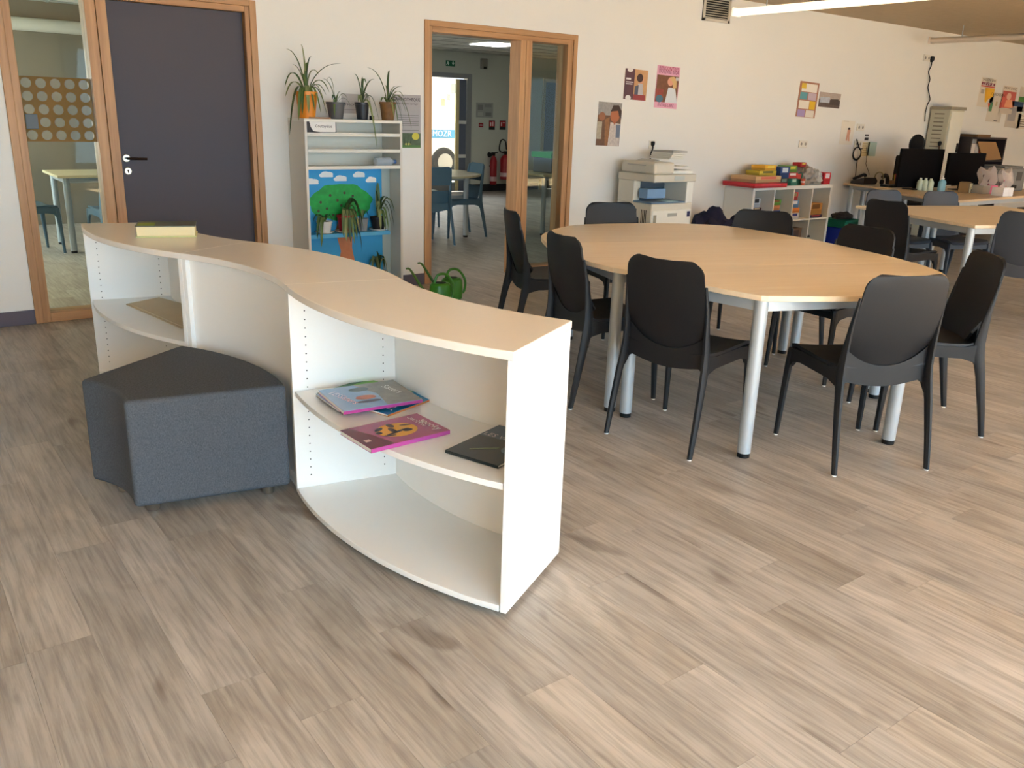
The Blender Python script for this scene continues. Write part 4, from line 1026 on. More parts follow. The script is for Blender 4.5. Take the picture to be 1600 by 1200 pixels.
plant('small plant in wide grey pot, second on the rack top', tx(525), ty, RH, .068, .12, mat((84, 84, 86), .5),
      [(-.10, .16, .16, 0), (-.06, .14, .17, .02), (-.04, .02, .05, -.03), (.05, .08, .08, 0), (.08, .02, .06, -.04), (.03, .05, .05, .02), (.10, -.03, .03, -.05), (-.05, -.10, .02, -.08)], gp, w_=.005)
plant('plant in black pot with one long hanging leaf, third on the rack top', tx(566), ty, RH, .054, .125, mat((34, 36, 42), .4),
      [(-.06, .20, .2, 0), (-.03, .17, .17, .02), (.01, .18, .18, 0), (.05, .14, .17, .03), (.11, .17, .14, 0), (-.05, .0, .05, -.04), (.03, .02, .07, -.03), (.06, -.03, .06, -.03), (.11, -.13, .05, -.06), (.03, -.32, .02, -.17)], gp, w_=.007)
plant('plant in brown patterned pot with drooping leaves, rightmost on the rack top', tx(606), ty, RH, .062, .135, mat((122, 84, 44), .6, var=.5, vscale=26),
      [(-.17, .24, .24, 0), (-.02, .12, .12, 0), (.03, .23, .23, .02), (.08, .12, .12, 0), (.13, .12, .1, 0), (.14, .04, .08, 0), (.04, .04, .06, -.04), (-.08, .0, .03, -.04), (.04, -.16, .02, -.09), (.0, -.12, .02, -.1), (.09, -.08, .04, -.06), (.13, -.07, .05, -.05), (.10, -.20, .02, -.07), (.2, -.19, .05, -.02)], gp, w_=.006)
g = BM(); box(g, -.014, .014, -.014, .014, 0, .03); o = tag(obj('seed_cup', g, BLACK, None, (tx(578), ty - .03, RH + .0005), bevel=.003), 'tiny black cup beside the third pot on the rack top', 'cup')
gp2 = 'spider plants on the blue rack shelf'; sy = by0 + .085
def sx_(px): return W(px, 350, sy).x
plant('low plant in white pot on the blue rack shelf', sx_(507), sy, zsf, .058, .085, mat((214, 212, 206), .4), [(-.09, .0, .05, 0), (-.06, .03, .05, 0), (.05, .03, .05, 0), (.07, .0, .03, 0), (-.10, -.12, .04, -.08), (-.04, .05, .05, .02), (.02, .05, .05, 0), (-.07, -.18, .03, -.09)], gp2, WHITEP, .0081)
plant('bushy spider plant in red pot on the blue rack shelf', sx_(540), sy, zsf, .066, .125, mat((150, 14, 22), .35),
      [(-.06, -.15, .03, -.08), (-.04, -.19, .04, -.09), (-.01, -.20, .04, -.1), (.02, -.21, .04, -.1), (.05, -.18, .03, -.09), (.08, -.14, .04, -.08), (.10, -.28, .07, -.07), (.06, .10, .10, 0), (.09, .06, .12, 0), (.12, -.02, .11, -.02), (.02, .09, .09, .0), (.13, -.12, .1, -.04), (.03, .05, .07, -.03), (-.02, .03, .05, 0), (.11, -.14, .12, -.05)], gp2, mat((196, 170, 150), .6), .0121)
plant('small plant in grey pot on the blue rack shelf', sx_(569), sy + .03, zsf, .046, .095, mat((140, 140, 140), .5), [(-.05, .04, .06, 0), (.03, .05, .06, 0), (.05, .02, .05, 0), (.0, .07, .07, 0)], gp2, None, .0067)
plant('tall spider plant in black pot at the right of the blue rack shelf', sx_(591), sy, zsf, .06, .10, mat((24, 24, 32), .4),
      [(.0, .26, .26, 0), (.015, .24, .24, .02), (-.02, .2, .2, 0), (.02, .16, .16, .01), (.10, .12, .15, 0), (.135, .03, .14, -.02), (.12, -.09, .12, -.04), (.05, -.09, .07, -.07), (.02, -.1, .05, -.08), (-.02, -.1, .06, -.08), (.08, -.06, .1, -.06), (.06, .05, .11, -.03), (.03, .12, .13, 0), (-.01, .12, .12, -.02)], gp2, WHITEP, .0101)
plant('spider plant standing low in the rack below the blue shelf', W(592, 430, by0 + .09).x, by0 + .09, .0405 + .05, .06, .10, mat((60, 60, 58), .5),
      [(-.10, -.05, .10, 0), (-.07, .0, .12, -.02), (-.02, .16, .16, 0), (.02, .10, .12, 0), (.05, .02, .12, 0), (.06, -.05, .1, -.04), (.03, .05, .1, -.02), (-.04, .06, .1, 0)], gp2, None, .0108)
g = BM(); box(g, -.11, .11, -.09, .09, 0, .05); tag(obj('crate', g, mat((120, 150, 160), .7), None, (W(592, 430, by0 + .09).x, by0 + .11, .0402), bevel=.004), 'blue-grey crate under the lowest spider plant in the rack', 'crate')
# card display in the top slot
cdp = thing('card', 'white and black card with handwriting in the rack\'s top slot', 'card', (W(501, 200, by0 + .03).x, by0 + .035, zs[0] + .0005))
g = BM(); box(g, -.115, .125, 0, .01, 0, .10); obj('backing', g, mat((44, 40, 44), .6), cdp)
flat('cover', [(-.085, .088), (.12, .088), (.12, .014), (.0, .014), (-.055, .02), (-.075, .05)], mat((232, 228, 222), .6), cdp, -.0012)
g = BM(); box(g, -.08, .09, .011, .014, .085, .118); obj('tab', g, mat((150, 112, 84), .7), cdp)
lettering('Coutoyélue', .03, mat((90, 70, 66), .6), cdp, (.025, -.0028, .055), wmax=.13)
# plastic bottle lying in the third slot
bt = thing('plastic_bottle', 'clear plastic bottle lying in the rack slot above the painting', 'bottle', (W(600, 250, by0 + .06).x, by0 + .07, zs[2] + .037))
g = BM(); lathe(g, [(.02, -.075), (.034, -.07), (.036, -.02), (.033, 0), (.036, .03), (.034, .055), (.013, .085), (.013, .095)], n=20); o = obj('body', g, film_mat((196, 206, 216), .5), bt, smooth=True); o.rotation_euler = (0, R_(90), 0)
g = BM(); cyl(g, (0, 0), .015, .09, .108, 14); o2_ = obj('cap', g, mat((90, 130, 200), .4), o)

# watering cans
duct = thing('duct', 'pale round duct running under the back room ceiling', 'pipe', (2.3, 11.38, 2.20))
g = BM(); tube(g, [(-3.2, 0, 0), (-1, 0, 0), (0, 0, 0), (1.0, 0, 0)], .07, 14); obj('pipe', g, mat((196, 194, 184), .4), duct, smooth=True)
for x in (-2.6, -1.1, .4):
    g = BM(); tube(g, [(x - .02, 0, 0), (x + .02, 0, 0)], .076, 14); box(g, x - .01, x + .01, -.01, .01, .07, .2595); obj('hanger', g, mat((120, 122, 120), .5), duct)
def can(label, x, y, rz):
    t = thing('watering_can', label, 'watering can', (x, y, 0), R_(rz), 'green watering cans by the doorway'); m = mat((58, 128, 26), .35)
    k_ = 1.
    g = BM(); lathe(g, [(.07, 0), (.085, .01), (.088, .1), (.082, .16), (.065, .175)], n=22, sy=.72); obj('tank', g, m, t, smooth=True)
    g = BM(); cyl(g, (0.0, 0), .045, .1752, .1765, 18); obj('filler_hole', g, mat((20, 44, 12), .8), t)
    g = BM(); tube(g, bez([(-.07, 0, .05), (-.12, 0, .10), (-.20, 0, .225), (-.245, 0, .29), (-.275, 0, .295)], 6), .014, 10, .006); obj('spout', g, mat((70, 110, 38), .4), t, smooth=True)
    g = BM(); tube(g, bez([(-.05, 0, .17), (-.02, 0, .235), (.05, 0, .235), (.105, 0, .16), (.105, 0, .08), (.085, 0, .05)], 6), .010, 10); obj('handle', g, m, t, smooth=True)
    return t
p = G(690, 483, 0); can('green watering can by the doorway, nearer of the two', W(688, 440, 5.52).x, 5.52, -12)
can('green watering can by the doorway, farther and to the right', W(706, 440, 5.66).x, 5.66, -20)

# ------------------------------------------------------------ things on the shelving units
zt_ = .8255
bk = thing('thick_book', 'thick paperback book with yellowed pages lying on the farthest shelving unit', 'book', tuple(G(260, 371, zt_)), R_(-42))
bk.rotation_euler = (0, 0, math.atan2(*(G(304, 371, zt_) - G(217, 372, zt_))[:2][::-1]))
g = BM(); box(g, -.128, .128, -.0, .17, .006, .05); obj('page_block', g, mat((228, 214, 170), .8, bump=.8, bscale=30), bk, bevel=.003)
g = BM(); box(g, -.132, .134, -.004, .175, .0005, .006); obj('back_cover', g, mat((206, 208, 150), .5), bk)
g = BM(); box(g, -.132, .132, -.004, .175, .05, .054); cv = obj('front_cover', g, mat((92, 92, 70), .4, var=.5, vscale=14), bk)
g = BM(); box(g, -.125, -.05, .01, .12, .054, .0545); obj('cover_picture', g, mat((150, 168, 40), .5), cv)
cbp = thing('cardboard_sheet', 'flat brown cardboard sheet on the farthest unit\'s middle shelf', 'cardboard', tuple(G(255, 490, .4325)))
zc = .4325
P = [G(186, 475, zc), G(250, 462, zc), G(310, 466, zc), G(310, 520, zc)]
P = [Vector((1.0, 4.62)), Vector((1.17, 4.70)), Vector((1.31, 4.22)), Vector((1.09, 3.98))]
cbp.location = (1.12, 4.4, zc)
g = BM(); prism(g, [(q.x - 1.12, q.y - 4.4) for q in P], .0005, .0045); obj('sheet', g, mat((206, 188, 160), .85, var=.08), cbp)
g = BM(); prism(g, [(q.x - 1.12 + .012, q.y - 4.4 - .012) for q in P], .005, .009); obj('sheet', g, mat((214, 198, 170), .85, var=.08), cbp)

zm = .4325
def mag(label, corners, z, th, cover, spine, grp='comics on the nearest shelving unit'):
    """corners: px of near-left, near-right, far-right, far-left on plane z+th"""
    P = [G(x, y, z + th) for x, y in corners]; a, b, d = P[0], P[1], P[3]
    ex = (b - a); L = ex.length; ex.normalize(); ey = Vector((-ex.y, ex.x, 0)); Wd = abs((d - a).dot(ey))
    t = thing('comic_book', label, 'book', (a.x, a.y, z + .0004), math.atan2(ex.y, ex.x), grp)
    g = BM(); box(g, .001, L - .003, .002, Wd - .003, .0012, th - .0012); obj('pages', g, mat((228, 226, 220), .7), t)
    g = BM(); box(g, 0, L, 0, Wd, 0, .0012); obj('back_cover', g, mat(spine, .3), t)
    g = BM(); box(g, 0, L, -.001, .001, .0012, th - .0012); obj('spine', g, mat(spine, .25), t)
    g = BM(); box(g, 0, L, 0, Wd, th - .0012, th); cv = obj('cover', g, mat(cover, .22), t)
    return t, cv, L, Wd
def cflat(cv, poly, m, z, name='cover_print'):
    g = BM(); a = [g.verts.new((p[0], p[1], z)) for p in poly]; g.faces.new(a)
    o = obj(name, g, m, cv); 
    if o.data.polygons[0].normal.z < 0: o.data.flip_normals()
    return o
def ell(cx, cy, rx, ry, n=24): return [(cx + rx * math.cos(2 * math.pi * i / n), cy + ry * math.sin(2 * math.pi * i / n)) for i in range(n)]
# open magazine at bottom of the pile
t, cv, L, Wd = mag('blue and green comic under the pile of comics, corner pointing back', [(606, 648), (680, 621), (586, 583), (520, 607)], zm, .008, (40, 128, 168), (196, 120, 60))
cflat(cv, [(0, Wd * .5), (L, Wd * .3), (L, Wd), (0, Wd)], mat((110, 170, 60), .4), .0082)
cflat(cv, [(0, Wd * .93), (L, Wd * .93), (L, Wd), (0, Wd)], mat((24, 90, 40), .4), .0084)
lettering('JUNIOR', .05, mat((232, 240, 244), .4), cv, (L * .5, Wd * .13, .0086), (0, 0, 0), wmax=L * .7)
t, cv, L, Wd = mag('blue comic underneath the pink-spined comic of the pile', [(531, 642), (655, 620), (640, 596), (515, 612)], zm + .0086, .008, (150, 178, 206), (60, 60, 80))
t, cv, L, Wd = mag('light blue comic with bright pink spine on top of the pile', [(537, 643), (660, 624), (620, 594), (504, 609)], zm + .017, .012, (140, 168, 204), (178, 66, 138))
cflat(cv, [(L * .55, 0), (L, 0), (L, Wd), (L * .45, Wd), (L * .6, Wd * .5)], mat((146, 142, 134), .4, var=.4, vscale=40), .0122)
cflat(cv, ell(L * .42, Wd * .42, L * .13, Wd * .09), mat((206, 120, 90), .4), .0124); cflat(cv, ell(L * .4, Wd * .25, L * .16, Wd * .05), mat((70, 66, 84), .4), .0124)
cflat(cv, ell(L * .45, Wd * .78, L * .13, Wd * .09), mat((96, 116, 120), .4), .0124)
lettering('LES', .03, mat((236, 226, 236), .4), cv, (L * .13, Wd * .72, .0126), (0, 0, R_(-75)), wmax=.05)
lettering('Sisters', .045, mat((240, 190, 196), .4), cv, (L * .2, Wd * .42, .0126), (0, 0, R_(-75)), wmax=.10)
lettering('Sisters', .045, mat((236, 236, 232), .4), cv, (L * .83, Wd * .6, .0126), (0, 0, R_(-75)), wmax=.10)
t, cv, L, Wd = mag('pink comic with yellow moon and dark figures lying at the shelf front', [(580, 702), (703, 672), (640, 642), (525, 674)], zm, .014, (168, 78, 116), (182, 76, 148))
cflat(cv, [(0, 0), (L * .3, 0), (L * .22, Wd * .5), (L * .1, Wd), (0, Wd)], mat((112, 50, 66), .4), .0142)
cflat(cv, ell(L * .52, Wd * .5, L * .24, Wd * .30), mat((234, 166, 48), .4), .0144)
for u, v, a_, b_, r_ in ((.50, .42, .17, .035, 12), (.47, .52, .035, .12, 0), (.62, .40, .06, .06, 0), (.35, .66, .07, .05, 30), (.52, .72, .04, .10, 0), (.68, .62, .07, .03, -20), (.36, .34, .08, .03, -15), (.30, .52, .04, .06, 0)):
    c0, s0 = math.cos(R_(r_)), math.sin(R_(r_))
    cflat(cv, [(L * u + (x * c0 - y * s0), Wd * v + (x * s0 + y * c0)) for x, y in ell(0, 0, L * a_, Wd * b_, 12)], mat((62, 36, 44), .4), .0146, 'printed_figure')
lettering('CARTOON', .035, mat((236, 214, 216), .4), cv, (L * .84, Wd * .66, .0148), (0, 0, R_(-90)), wmax=Wd * .5)
lettering('spooky', .045, mat((240, 226, 222), .4), cv, (L * .92, Wd * .40, .0148), (0, 0, R_(-90)), wmax=Wd * .55)
cflat(cv, [(L * .05, Wd * .28), (L * .12, Wd * .28), (L * .12, Wd * .38), (L * .05, Wd * .38)], mat((236, 200, 190), .4), .0146)
t, cv, L, Wd = mag('dark green comic titled with vikings at the right end of the shelf', [(696, 703), (778, 728), (840, 690), (772, 662)], zm, .010, (30, 46, 50), (24, 34, 36))
cflat(cv, [(0, Wd * .6), (L, Wd * .65), (L, Wd), (0, Wd)], mat((92, 108, 124), .4, var=.3, vscale=30), .0102)
cflat(cv, ell(L * .8, Wd * .45, L * .15, Wd * .14), mat((88, 112, 128), .4), .0103)
cflat(cv, [(L * .25, Wd * .2), (L * .6, Wd * .42), (L * .62, Wd * .39), (L * .28, Wd * .17)], mat((120, 130, 90), .4), .0104)
lettering('LES VIKINGS', .04, mat((214, 208, 212), .4), cv, (L * .5, Wd * .68, .0106), (0, 0, 0), wmax=L * .92)

# ------------------------------------------------------------ posters and papers on the wall
def poster(name, label, p0, p1, c, tilt=0, shapes=(), texts=(), grp=None, wy=WY, border=None):
    a, b = W(*p0, wy), W(*p1, wy); w_, h = abs(b.x - a.x), abs(a.z - b.z)
    t = thing(name, label, 'poster', ((a.x + b.x) / 2, wy - .0012, (a.z + b.z) / 2), 0, grp); t.rotation_euler = (0, R_(tilt), 0)
    g = BM(); box(g, -w_ / 2, w_ / 2, -.0008, .0008, -h / 2, h / 2); s = obj('sheet', g, mat(c, .6), t)
    for i, (poly, col_) in enumerate(shapes):
        g = BM(); y = -.0012 - .0003 * i; vs_ = [g.verts.new(((u - .5) * w_, y, (.5 - v) * h)) for u, v in poly]; g.faces.new(vs_)
        o = obj('print', g, mat(col_, .6) if not isinstance(col_, bpy.types.Material) else col_, s)
        if o.data.polygons[0].normal.y > 0: o.data.flip_normals()
    for i, (txt, u, v, wd, col_) in enumerate(texts):
        lettering(txt, h * .08, mat(col_, .6), s, ((u - .5) * w_, -.0012 - .0003 * (len(shapes) + 1), (.5 - v) * h), wmax=wd * w_)
    return t
Rk = lambda a, b, c, d: [(a, b), (c, b), (c, d), (a, d)]
def E_(cx, cy, rx, ry, n=18): return [(cx + rx * math.cos(2 * math.pi * i / n), cy + ry * math.sin(2 * math.pi * i / n)) for i in range(n)]
PV = lambda c, v=.4, s=40: mat(c, .6, var=v, vscale=s)
poster('photo_poster', 'photo poster of a person gazing left before a crowd, lowest left on wall', (935, 159), (967, 228), (120, 96, 76), 1.5,
       [(Rk(0, 0, 1, .32), PV((150, 146, 142))), (Rk(0, .3, 1, 1), PV((104, 74, 54))), (E_(.18, .33, .14, .10), (150, 96, 66)), (Rk(.0, .45, .2, .85), PV((170, 160, 140))), ([(.3, .4), (.5, .33), (.55, .98), (.38, 1)], PV((140, 96, 60))), ([(.55, .45), (.98, .48), (.98, 1), (.5, 1)], PV((196, 184, 174))), ([(.8, .5), (1, .5), (1, .8), (.82, .8)], (110, 118, 134)), (E_(.72, .30, .20, .155), (168, 100, 66)), ([(.52, .22), (.62, .06), (.85, .05), (1, .18), (1, .36), (.9, .3), (.84, .18), (.6, .2)], (56, 38, 32)), ([(.62, .42), (.8, .42), (.74, .52)], (160, 92, 62))])
poster('photo_poster', 'poster with dark purple text column and a young person in profile', (977, 107), (1009, 157), (196, 148, 96), 1.5,
       [(Rk(.4, 0, 1, 1), PV((196, 150, 104), .15)), (Rk(0, 0, .42, 1), (92, 58, 66)), (E_(.72, .33, .12, .12), (206, 150, 120)), (E_(.66, .27, .14, .14), (58, 34, 34)), ([(.6, .45), (.8, .45), (.86, .85), (.58, .85)], (190, 184, 186)), ([(.46, .55), (.62, .5), (.62, .85), (.46, .85)], (82, 88, 104)), (Rk(.42, .82, .95, 1), (150, 60, 62)), (E_(.2, .95, .12, .09), (226, 220, 214)), (E_(.2, .04, .12, .07), (226, 220, 214)), (Rk(.05, .3, .26, .36), (230, 226, 224)), (Rk(.05, .42, .38, .45), (220, 214, 214)), (Rk(.05, .48, .34, .51), (220, 214, 214))])
poster('photo_poster', 'pink framed poster of a blonde person in a market', (1027, 102), (1057, 170), (226, 168, 190), 1.5,
       [(Rk(.02, .22, .98, .86), PV((122, 78, 54))), (Rk(.0, .55, .35, .86), PV((150, 70, 60))), (E_(.2, .78, .16, .09), (70, 110, 130)), ([(.55, .5), (.85, .5), (1, .86), (.45, .86)], (214, 218, 222)), (E_(.62, .36, .13, .10), (222, 156, 130)), ([(.55, .26), (.75, .23), (.88, .3), (.9, .5), (.76, .52), (.7, .36)], (214, 176, 120)), (Rk(.84, .24, .98, .32), (200, 196, 190))],
       [('RENCONTRES', .5, .06, .85, (170, 50, 90)), ('DU LIVRE 2024', .5, .14, .85, (140, 50, 90)), ('ENTREE LIBRE', .5, .93, .7, (150, 60, 90))])
poster('notice_board_sheet', 'tall brown-edged sheet with yellow, teal and purple cards', (1250, 127), (1273, 184), (172, 118, 92), 2,
       [(Rk(.12, .05, .92, .28), (232, 226, 214)), (Rk(.1, .05, .34, .2), (226, 188, 60)), (Rk(.08, .3, .45, .5), (96, 158, 166)), (Rk(.5, .3, .92, .5), (196, 174, 186)), (Rk(.08, .53, .6, .76), (226, 220, 206)), (Rk(.62, .53, .92, .76), (232, 186, 40)), (Rk(.06, .79, .44, .99), (166, 146, 190)), (Rk(.48, .79, .92, .99), (222, 214, 200))])
poster('photo_print', 'landscape photo print of a crowd beside the card sheet', (1281, 144), (1311, 169), (150, 132, 122), 1.5,
       [(Rk(0, 0, 1, .45), PV((176, 160, 150), .25)), (Rk(0, .45, 1, 1), PV((96, 80, 74))), ([(.05, .35), (.5, .3), (.5, .7), (.05, .7)], PV((176, 184, 196), .3)), ([(.55, .42), (.9, .38), (.95, .8), (.5, .8)], PV((72, 60, 56)))])
poster('drawing', 'small white drawing of a standing figure beside the sockets', (1316, 188), (1331, 226), (226, 218, 202), 1,
       [(Rk(.1, .02, .5, .05), (190, 180, 165)), (E_(.6, .34, .1, .05), (50, 36, 34)), ([(.5, .38), (.74, .38), (.7, .62), (.76, .85), (.64, .85), (.6, .66), (.56, .85), (.46, .82)], (224, 164, 132))])
poster('note', 'pale yellow note taped under the sockets by the telephone', (1348, 222), (1356, 244), (222, 206, 160), 0, [(Rk(.1, y_, .7, y_ + .04), (150, 130, 90)) for y_ in (.1, .25, .4, .55, .7)])
poster('note', 'pale green sheet right of the pale yellow note', (1357, 222), (1367, 244), (178, 200, 188), 1)
poster('note', 'small black and white note above the pale green sheet', (1350, 208), (1357, 220), (232, 230, 224), 0, [(Rk(.2, .15, .9, .4), (80, 70, 66)), (Rk(.2, .55, .9, .95), (40, 34, 34))])
# A3 sheets on the right end of the wall
gs = 'printed event sheets at the right end of the wall'
poster('event_sheet', 'event sheet with red heading band and yellow picture, first on the right', (1534, 121), (1549, 168), (222, 212, 196), 1.5,
       [(Rk(.05, .15, .95, .25), (126, 44, 66)), (Rk(.05, .27, .95, .31), (210, 60, 50)), ([(.35, .33), (.98, .33), (.98, .6), (.7, .7), (.55, .85), (.45, .8)], (232, 176, 40)), (Rk(.1, .4, .3, .55), (170, 160, 150)), ([(.7, .85), (.9, .85), (.8, 1)], (206, 90, 60))], [('SALON DU', .5, .07, .85, (60, 44, 44)), ('LIVRE', .5, .2, .7, (235, 226, 220))], gs)
poster('event_sheet', 'event sheet headed with bold black word and green picture', (1548, 144), (1562, 191), (216, 206, 190), 1.5,
       [(Rk(.08, .35, .28, .65), (70, 130, 86)), (Rk(.45, .3, .58, .45), (196, 180, 140)), (Rk(.75, .3, .9, .5), (170, 70, 66)), (Rk(.55, .94, .8, .97), (60, 60, 60))], [('CARCASSON', .5, .07, .95, (30, 26, 26))], gs)
poster('event_sheet', 'event sheet with a large red and pink picture', (1568, 134), (1582, 179), (220, 208, 192), 1.5,
       [(Rk(.05, .18, .97, .78), (206, 96, 84)), (E_(.5, .36, .16, .13), (232, 186, 160)), ([(.35, .5), (.75, .46), (.9, .75), (.3, .75)], (232, 160, 120)), (Rk(.05, .8, .9, .98), (206, 196, 180))], [('MOIS DOC', .5, .08, .85, (50, 36, 36))], gs)
poster('event_sheet', 'event sheet with dark blue heading band and grey column', (1577, 157), (1592, 200), (204, 194, 180), 1.5,
       [(Rk(.1, .02, .98, .2), (28, 66, 104)), (Rk(.1, .24, .6, .75), (164, 160, 158))], [('', .5, .1, .5, (255, 255, 255))] and [], gs)
poster('event_sheet', 'event sheet with green picture, cut by the right edge of the frame', (1595, 136), (1612, 176), (214, 204, 188), 1.5, [(Rk(.02, .4, .4, .6), (86, 140, 60))], [], gs)
poster('event_sheet', 'lowest right event sheet of plain text, cut by the frame edge', (1592, 178), (1608, 202), (222, 212, 198), 1.5, [(Rk(.15, y_, .8, y_ + .05), (120, 104, 96)) for y_ in (.1, .35, .5, .65, .8)], [], gs)
# grainotheque posters behind the plants
poster('seed_library_poster', 'tall grey seed-library poster with daffodil, right of the rack top', (612, 147), (657, 231), (168, 164, 164), 0,
       [(Rk(0, .72, 1, .96), PV((84, 100, 72), .5, 30)), (Rk(0, .95, 1, 1), (84, 124, 62)), (E_(.82, .78, .13, .07), (206, 196, 70)), (E_(.55, .93, .12, .02), (190, 186, 90))] + [([(.1 + .1 * i, .95), (.13 + .1 * i, .95), (.15 + .1 * i + .02 * (i % 3), .73)], (52, 70, 40)) for i in range(6)] + [(Rk(.2, v_, .92, v_ + .008), (104, 100, 100)) for v_ in (.38, .42, .46, .5, .54, .57, .66)],
       [('GRAINOTHEQUE', .5, .09, .93, (40, 34, 40)), ('plantes et graines a partager', .5, .165, .8, (90, 84, 88))])
poster('seed_library_poster', 'short grey poster half hidden by the pots on the rack', (533, 146), (576, 178), (186, 180, 176), 0, [(Rk(.1, .8, .6, .83), (130, 120, 120))], [('TROUVEZ', .5, .55, .8, (84, 78, 84))])
# signs in the back room
def bsign(name, label, p0, p1, c, cat='sign', shapes=(), texts=(), grp=None):
    t = poster(name, label, p0, p1, c, 0, shapes, texts, grp, wy=BYW); t['category'] = cat; return t
bsign('exit_sign', 'green emergency exit sign above the glass exit door', (696.5, 94), (711, 104), (16, 96, 66), 'sign', [([(.62, .35), (.72, .35), (.72, .15), (.84, .15), (.84, .35), (.94, .35), (.78, .8)], (220, 240, 230)), (E_(.22, .2, .06, .1), (220, 240, 230)), ([(.12, .35), (.3, .3), (.4, .5), (.3, .55), (.36, .85), (.28, .85), (.2, .6), (.1, .8), (.04, .74), (.14, .55)], (220, 240, 230))])
bsign('evacuation_plan', 'grey evacuation plan on the back room wall', (744, 160), (770, 184), (158, 160, 156), 'sign', [(Rk(.1, .15, .4, .5), (130, 132, 130)), (Rk(.5, .1, .9, .3), (140, 142, 140)), (Rk(.55, .65, .9, .9), (124, 126, 124)), (Rk(.1, .65, .4, .9), (176, 178, 172))])
bsign('fire_sign', 'small square red sign, leftmost of the three fire signs', (748, 192), (755, 199), (150, 30, 36), 'sign', [(Rk(.2, .4, .8, .6), (230, 200, 200))], [], 'red fire signs')
bsign('fire_sign', 'taller red and black fire extinguisher sign, middle of the three', (764, 188), (773, 203), (60, 50, 48), 'sign', [(Rk(.05, .05, .95, .68), (168, 30, 38)), (Rk(.2, .2, .38, .6), (236, 220, 220)), (Rk(.55, .15, .75, .6), (236, 200, 200)), (Rk(.1, .74, .9, .95), (34, 34, 34))], [], 'red fire signs')
bsign('fire_sign', 'taller red and black fire extinguisher sign, rightmost of the three', (781, 188), (790, 203), (60, 50, 48), 'sign', [(Rk(.05, .05, .95, .68), (168, 30, 38)), (Rk(.2, .2, .34, .6), (236, 220, 220)), (Rk(.5, .2, .8, .3), (236, 200, 200)), (Rk(.1, .74, .9, .95), (34, 34, 34))], [], 'red fire signs')
def ext(label, px, r, z0, z1, horn):
    x = W(px, 260, BYW - .12).x; t = thing('fire_extinguisher', label, 'extinguisher', (x, BYW - .11, z0), 0, 'fire extinguishers in the back room'); h = z1 - z0; RD_ = mat((150, 16, 26), .35)
    g = BM(); lathe(g, [(r * .9, 0), (r, .01), (r, h * .82), (r * .7, h * .93), (r * .3, h)], n=20); obj('cylinder', g, RD_, t, smooth=True)
    g = BM(); lathe(g, [(r * 1.01, h * .12), (r * 1.01, h * .28)], n=20); obj('band', g, mat((206, 170, 170), .5), t)
    g = BM(); box(g, -.02, .02, -.02, .02, h, h + .05); box(g, -.05, .08, -.01, .01, h + .05, h + .065); obj('valve', g, BLACK, t)
    g = BM(); box(g, -.02, .02, r * .9, .108, h * .6, h * .66); obj('bracket', g, BLACK, t)
    if horn:
        g = BM(); tube(g, [(-.02, 0, h + .03), (-.12, -.02, h + .02)], .015, 10, .05); obj('horn', g, BLACK, t)
        g = BM(); tube(g, [(.02, 0, h + .04), (.1, 0, h + .07)], .008, 8); obj('hose', g, BLACK, t)
    else:
        g = BM(); tube(g, bez([(-.01, 0, h + .03), (-.16, -.02, h + .08), (-.13, -.02, h + .26), (-.03, -.02, h + .25), (.0, -.02, h + .1)], 6), .012, 8); obj('hose', g, BLACK, t, smooth=True)
        g = BM(); box(g, .02, .12, -.01, .01, h + .08, h + .1); obj('lever', g, mat((30, 70, 60), .5), t)
ext('slim red fire extinguisher with black horn, left of the pair', 771.5, .065, .13, .66, True)
ext('wide red fire extinguisher with looped hose, right of the pair', 790, .10, .22, .68, False)
t = thing('alarm_box', 'small grey detector box high on the back room wall', 'alarm', (W(754, 100, BYW).x, BYW - .04, 2.19)); g = BM(); box(g, -.06, .06, -.04, .035, 0, .18); obj('housing', g, mat((126, 122, 114), .6), t, bevel=.01); g = BM(); box(g, -.03, .03, -.045, -.04, .0, .04); obj('lens', g, BLACK, t)

# ------------------------------------------------------------ sockets, cables, vent, lamps
def socket(label, px, py, n=1, w_=.08, h=.08, holes=True):
    p = W(px, py); t = thing('wall_socket', label, 'socket', (p.x, WY - .006, p.z)); g = BM(); box(g, -w_ * n / 2, w_ * n / 2, -.006, .006, -h / 2, h / 2); pl = obj('plate', g, mat((222, 216, 202), .4), t, bevel=.003)
    if holes:
        for i in range(n):
            g = BM(); lathe(g, [(.018, 0), (.018, .001)], n=16); o = obj('recess', g, mat((150, 142, 130), .6), t, loc=((i - (n - 1) / 2) * w_, -.0065, 0)); o.rotation_euler = (R_(90), 0, 0)
    return t
def cable(label, pts, r=.005, m=None, plugs=(), name='cable', yy=WY - .02):
    P = [W(x, y, yy) for x, y in pts]; t = thing(name, label, 'cable', tuple(P[-1])); g = BM(); tube(g, [q - P[-1] for q in bez(P, 5)], r, 6); obj('cord', g, m or BLACK, t, smooth=True)
    for x, y, s in plugs:
        q = W(x, y, yy) - P[-1]; g = BM(); lathe(g, [(s * .5, -s), (s, -.2 * s), (s, s), (s * .5, s * 1.2)], n=12); obj('plug', g, BLACK, t, loc=q, smooth=True)
    return t
socket('white wall socket above the copier', 1018, 226, 1)
cable('black cable from the socket down behind the copier', [(1020, 224), (1020, 232), (1017, 240), (1016, 250)], .007, plugs=[(1020, 225, .022)])
socket('white double wall socket above the cube shelf', 1254, 225, 2)
socket('white triple wall socket high up above the slotted tower', 1450, 91, 3)
cable('long wavy black cable from the high socket down to the slotted tower', [(1456, 94), (1455, 103), (1451, 112), (1453, 124), (1450, 136), (1452, 148), (1453, 156), (1449, 164), (1446, 176), (1445, 190)], .007, plugs=[(1456, 93, .032)])
socket('white double switch plate above the drawing', 1344, 199, 2)
socket('white double wall socket above the coiled cable', 1340, 225, 2)
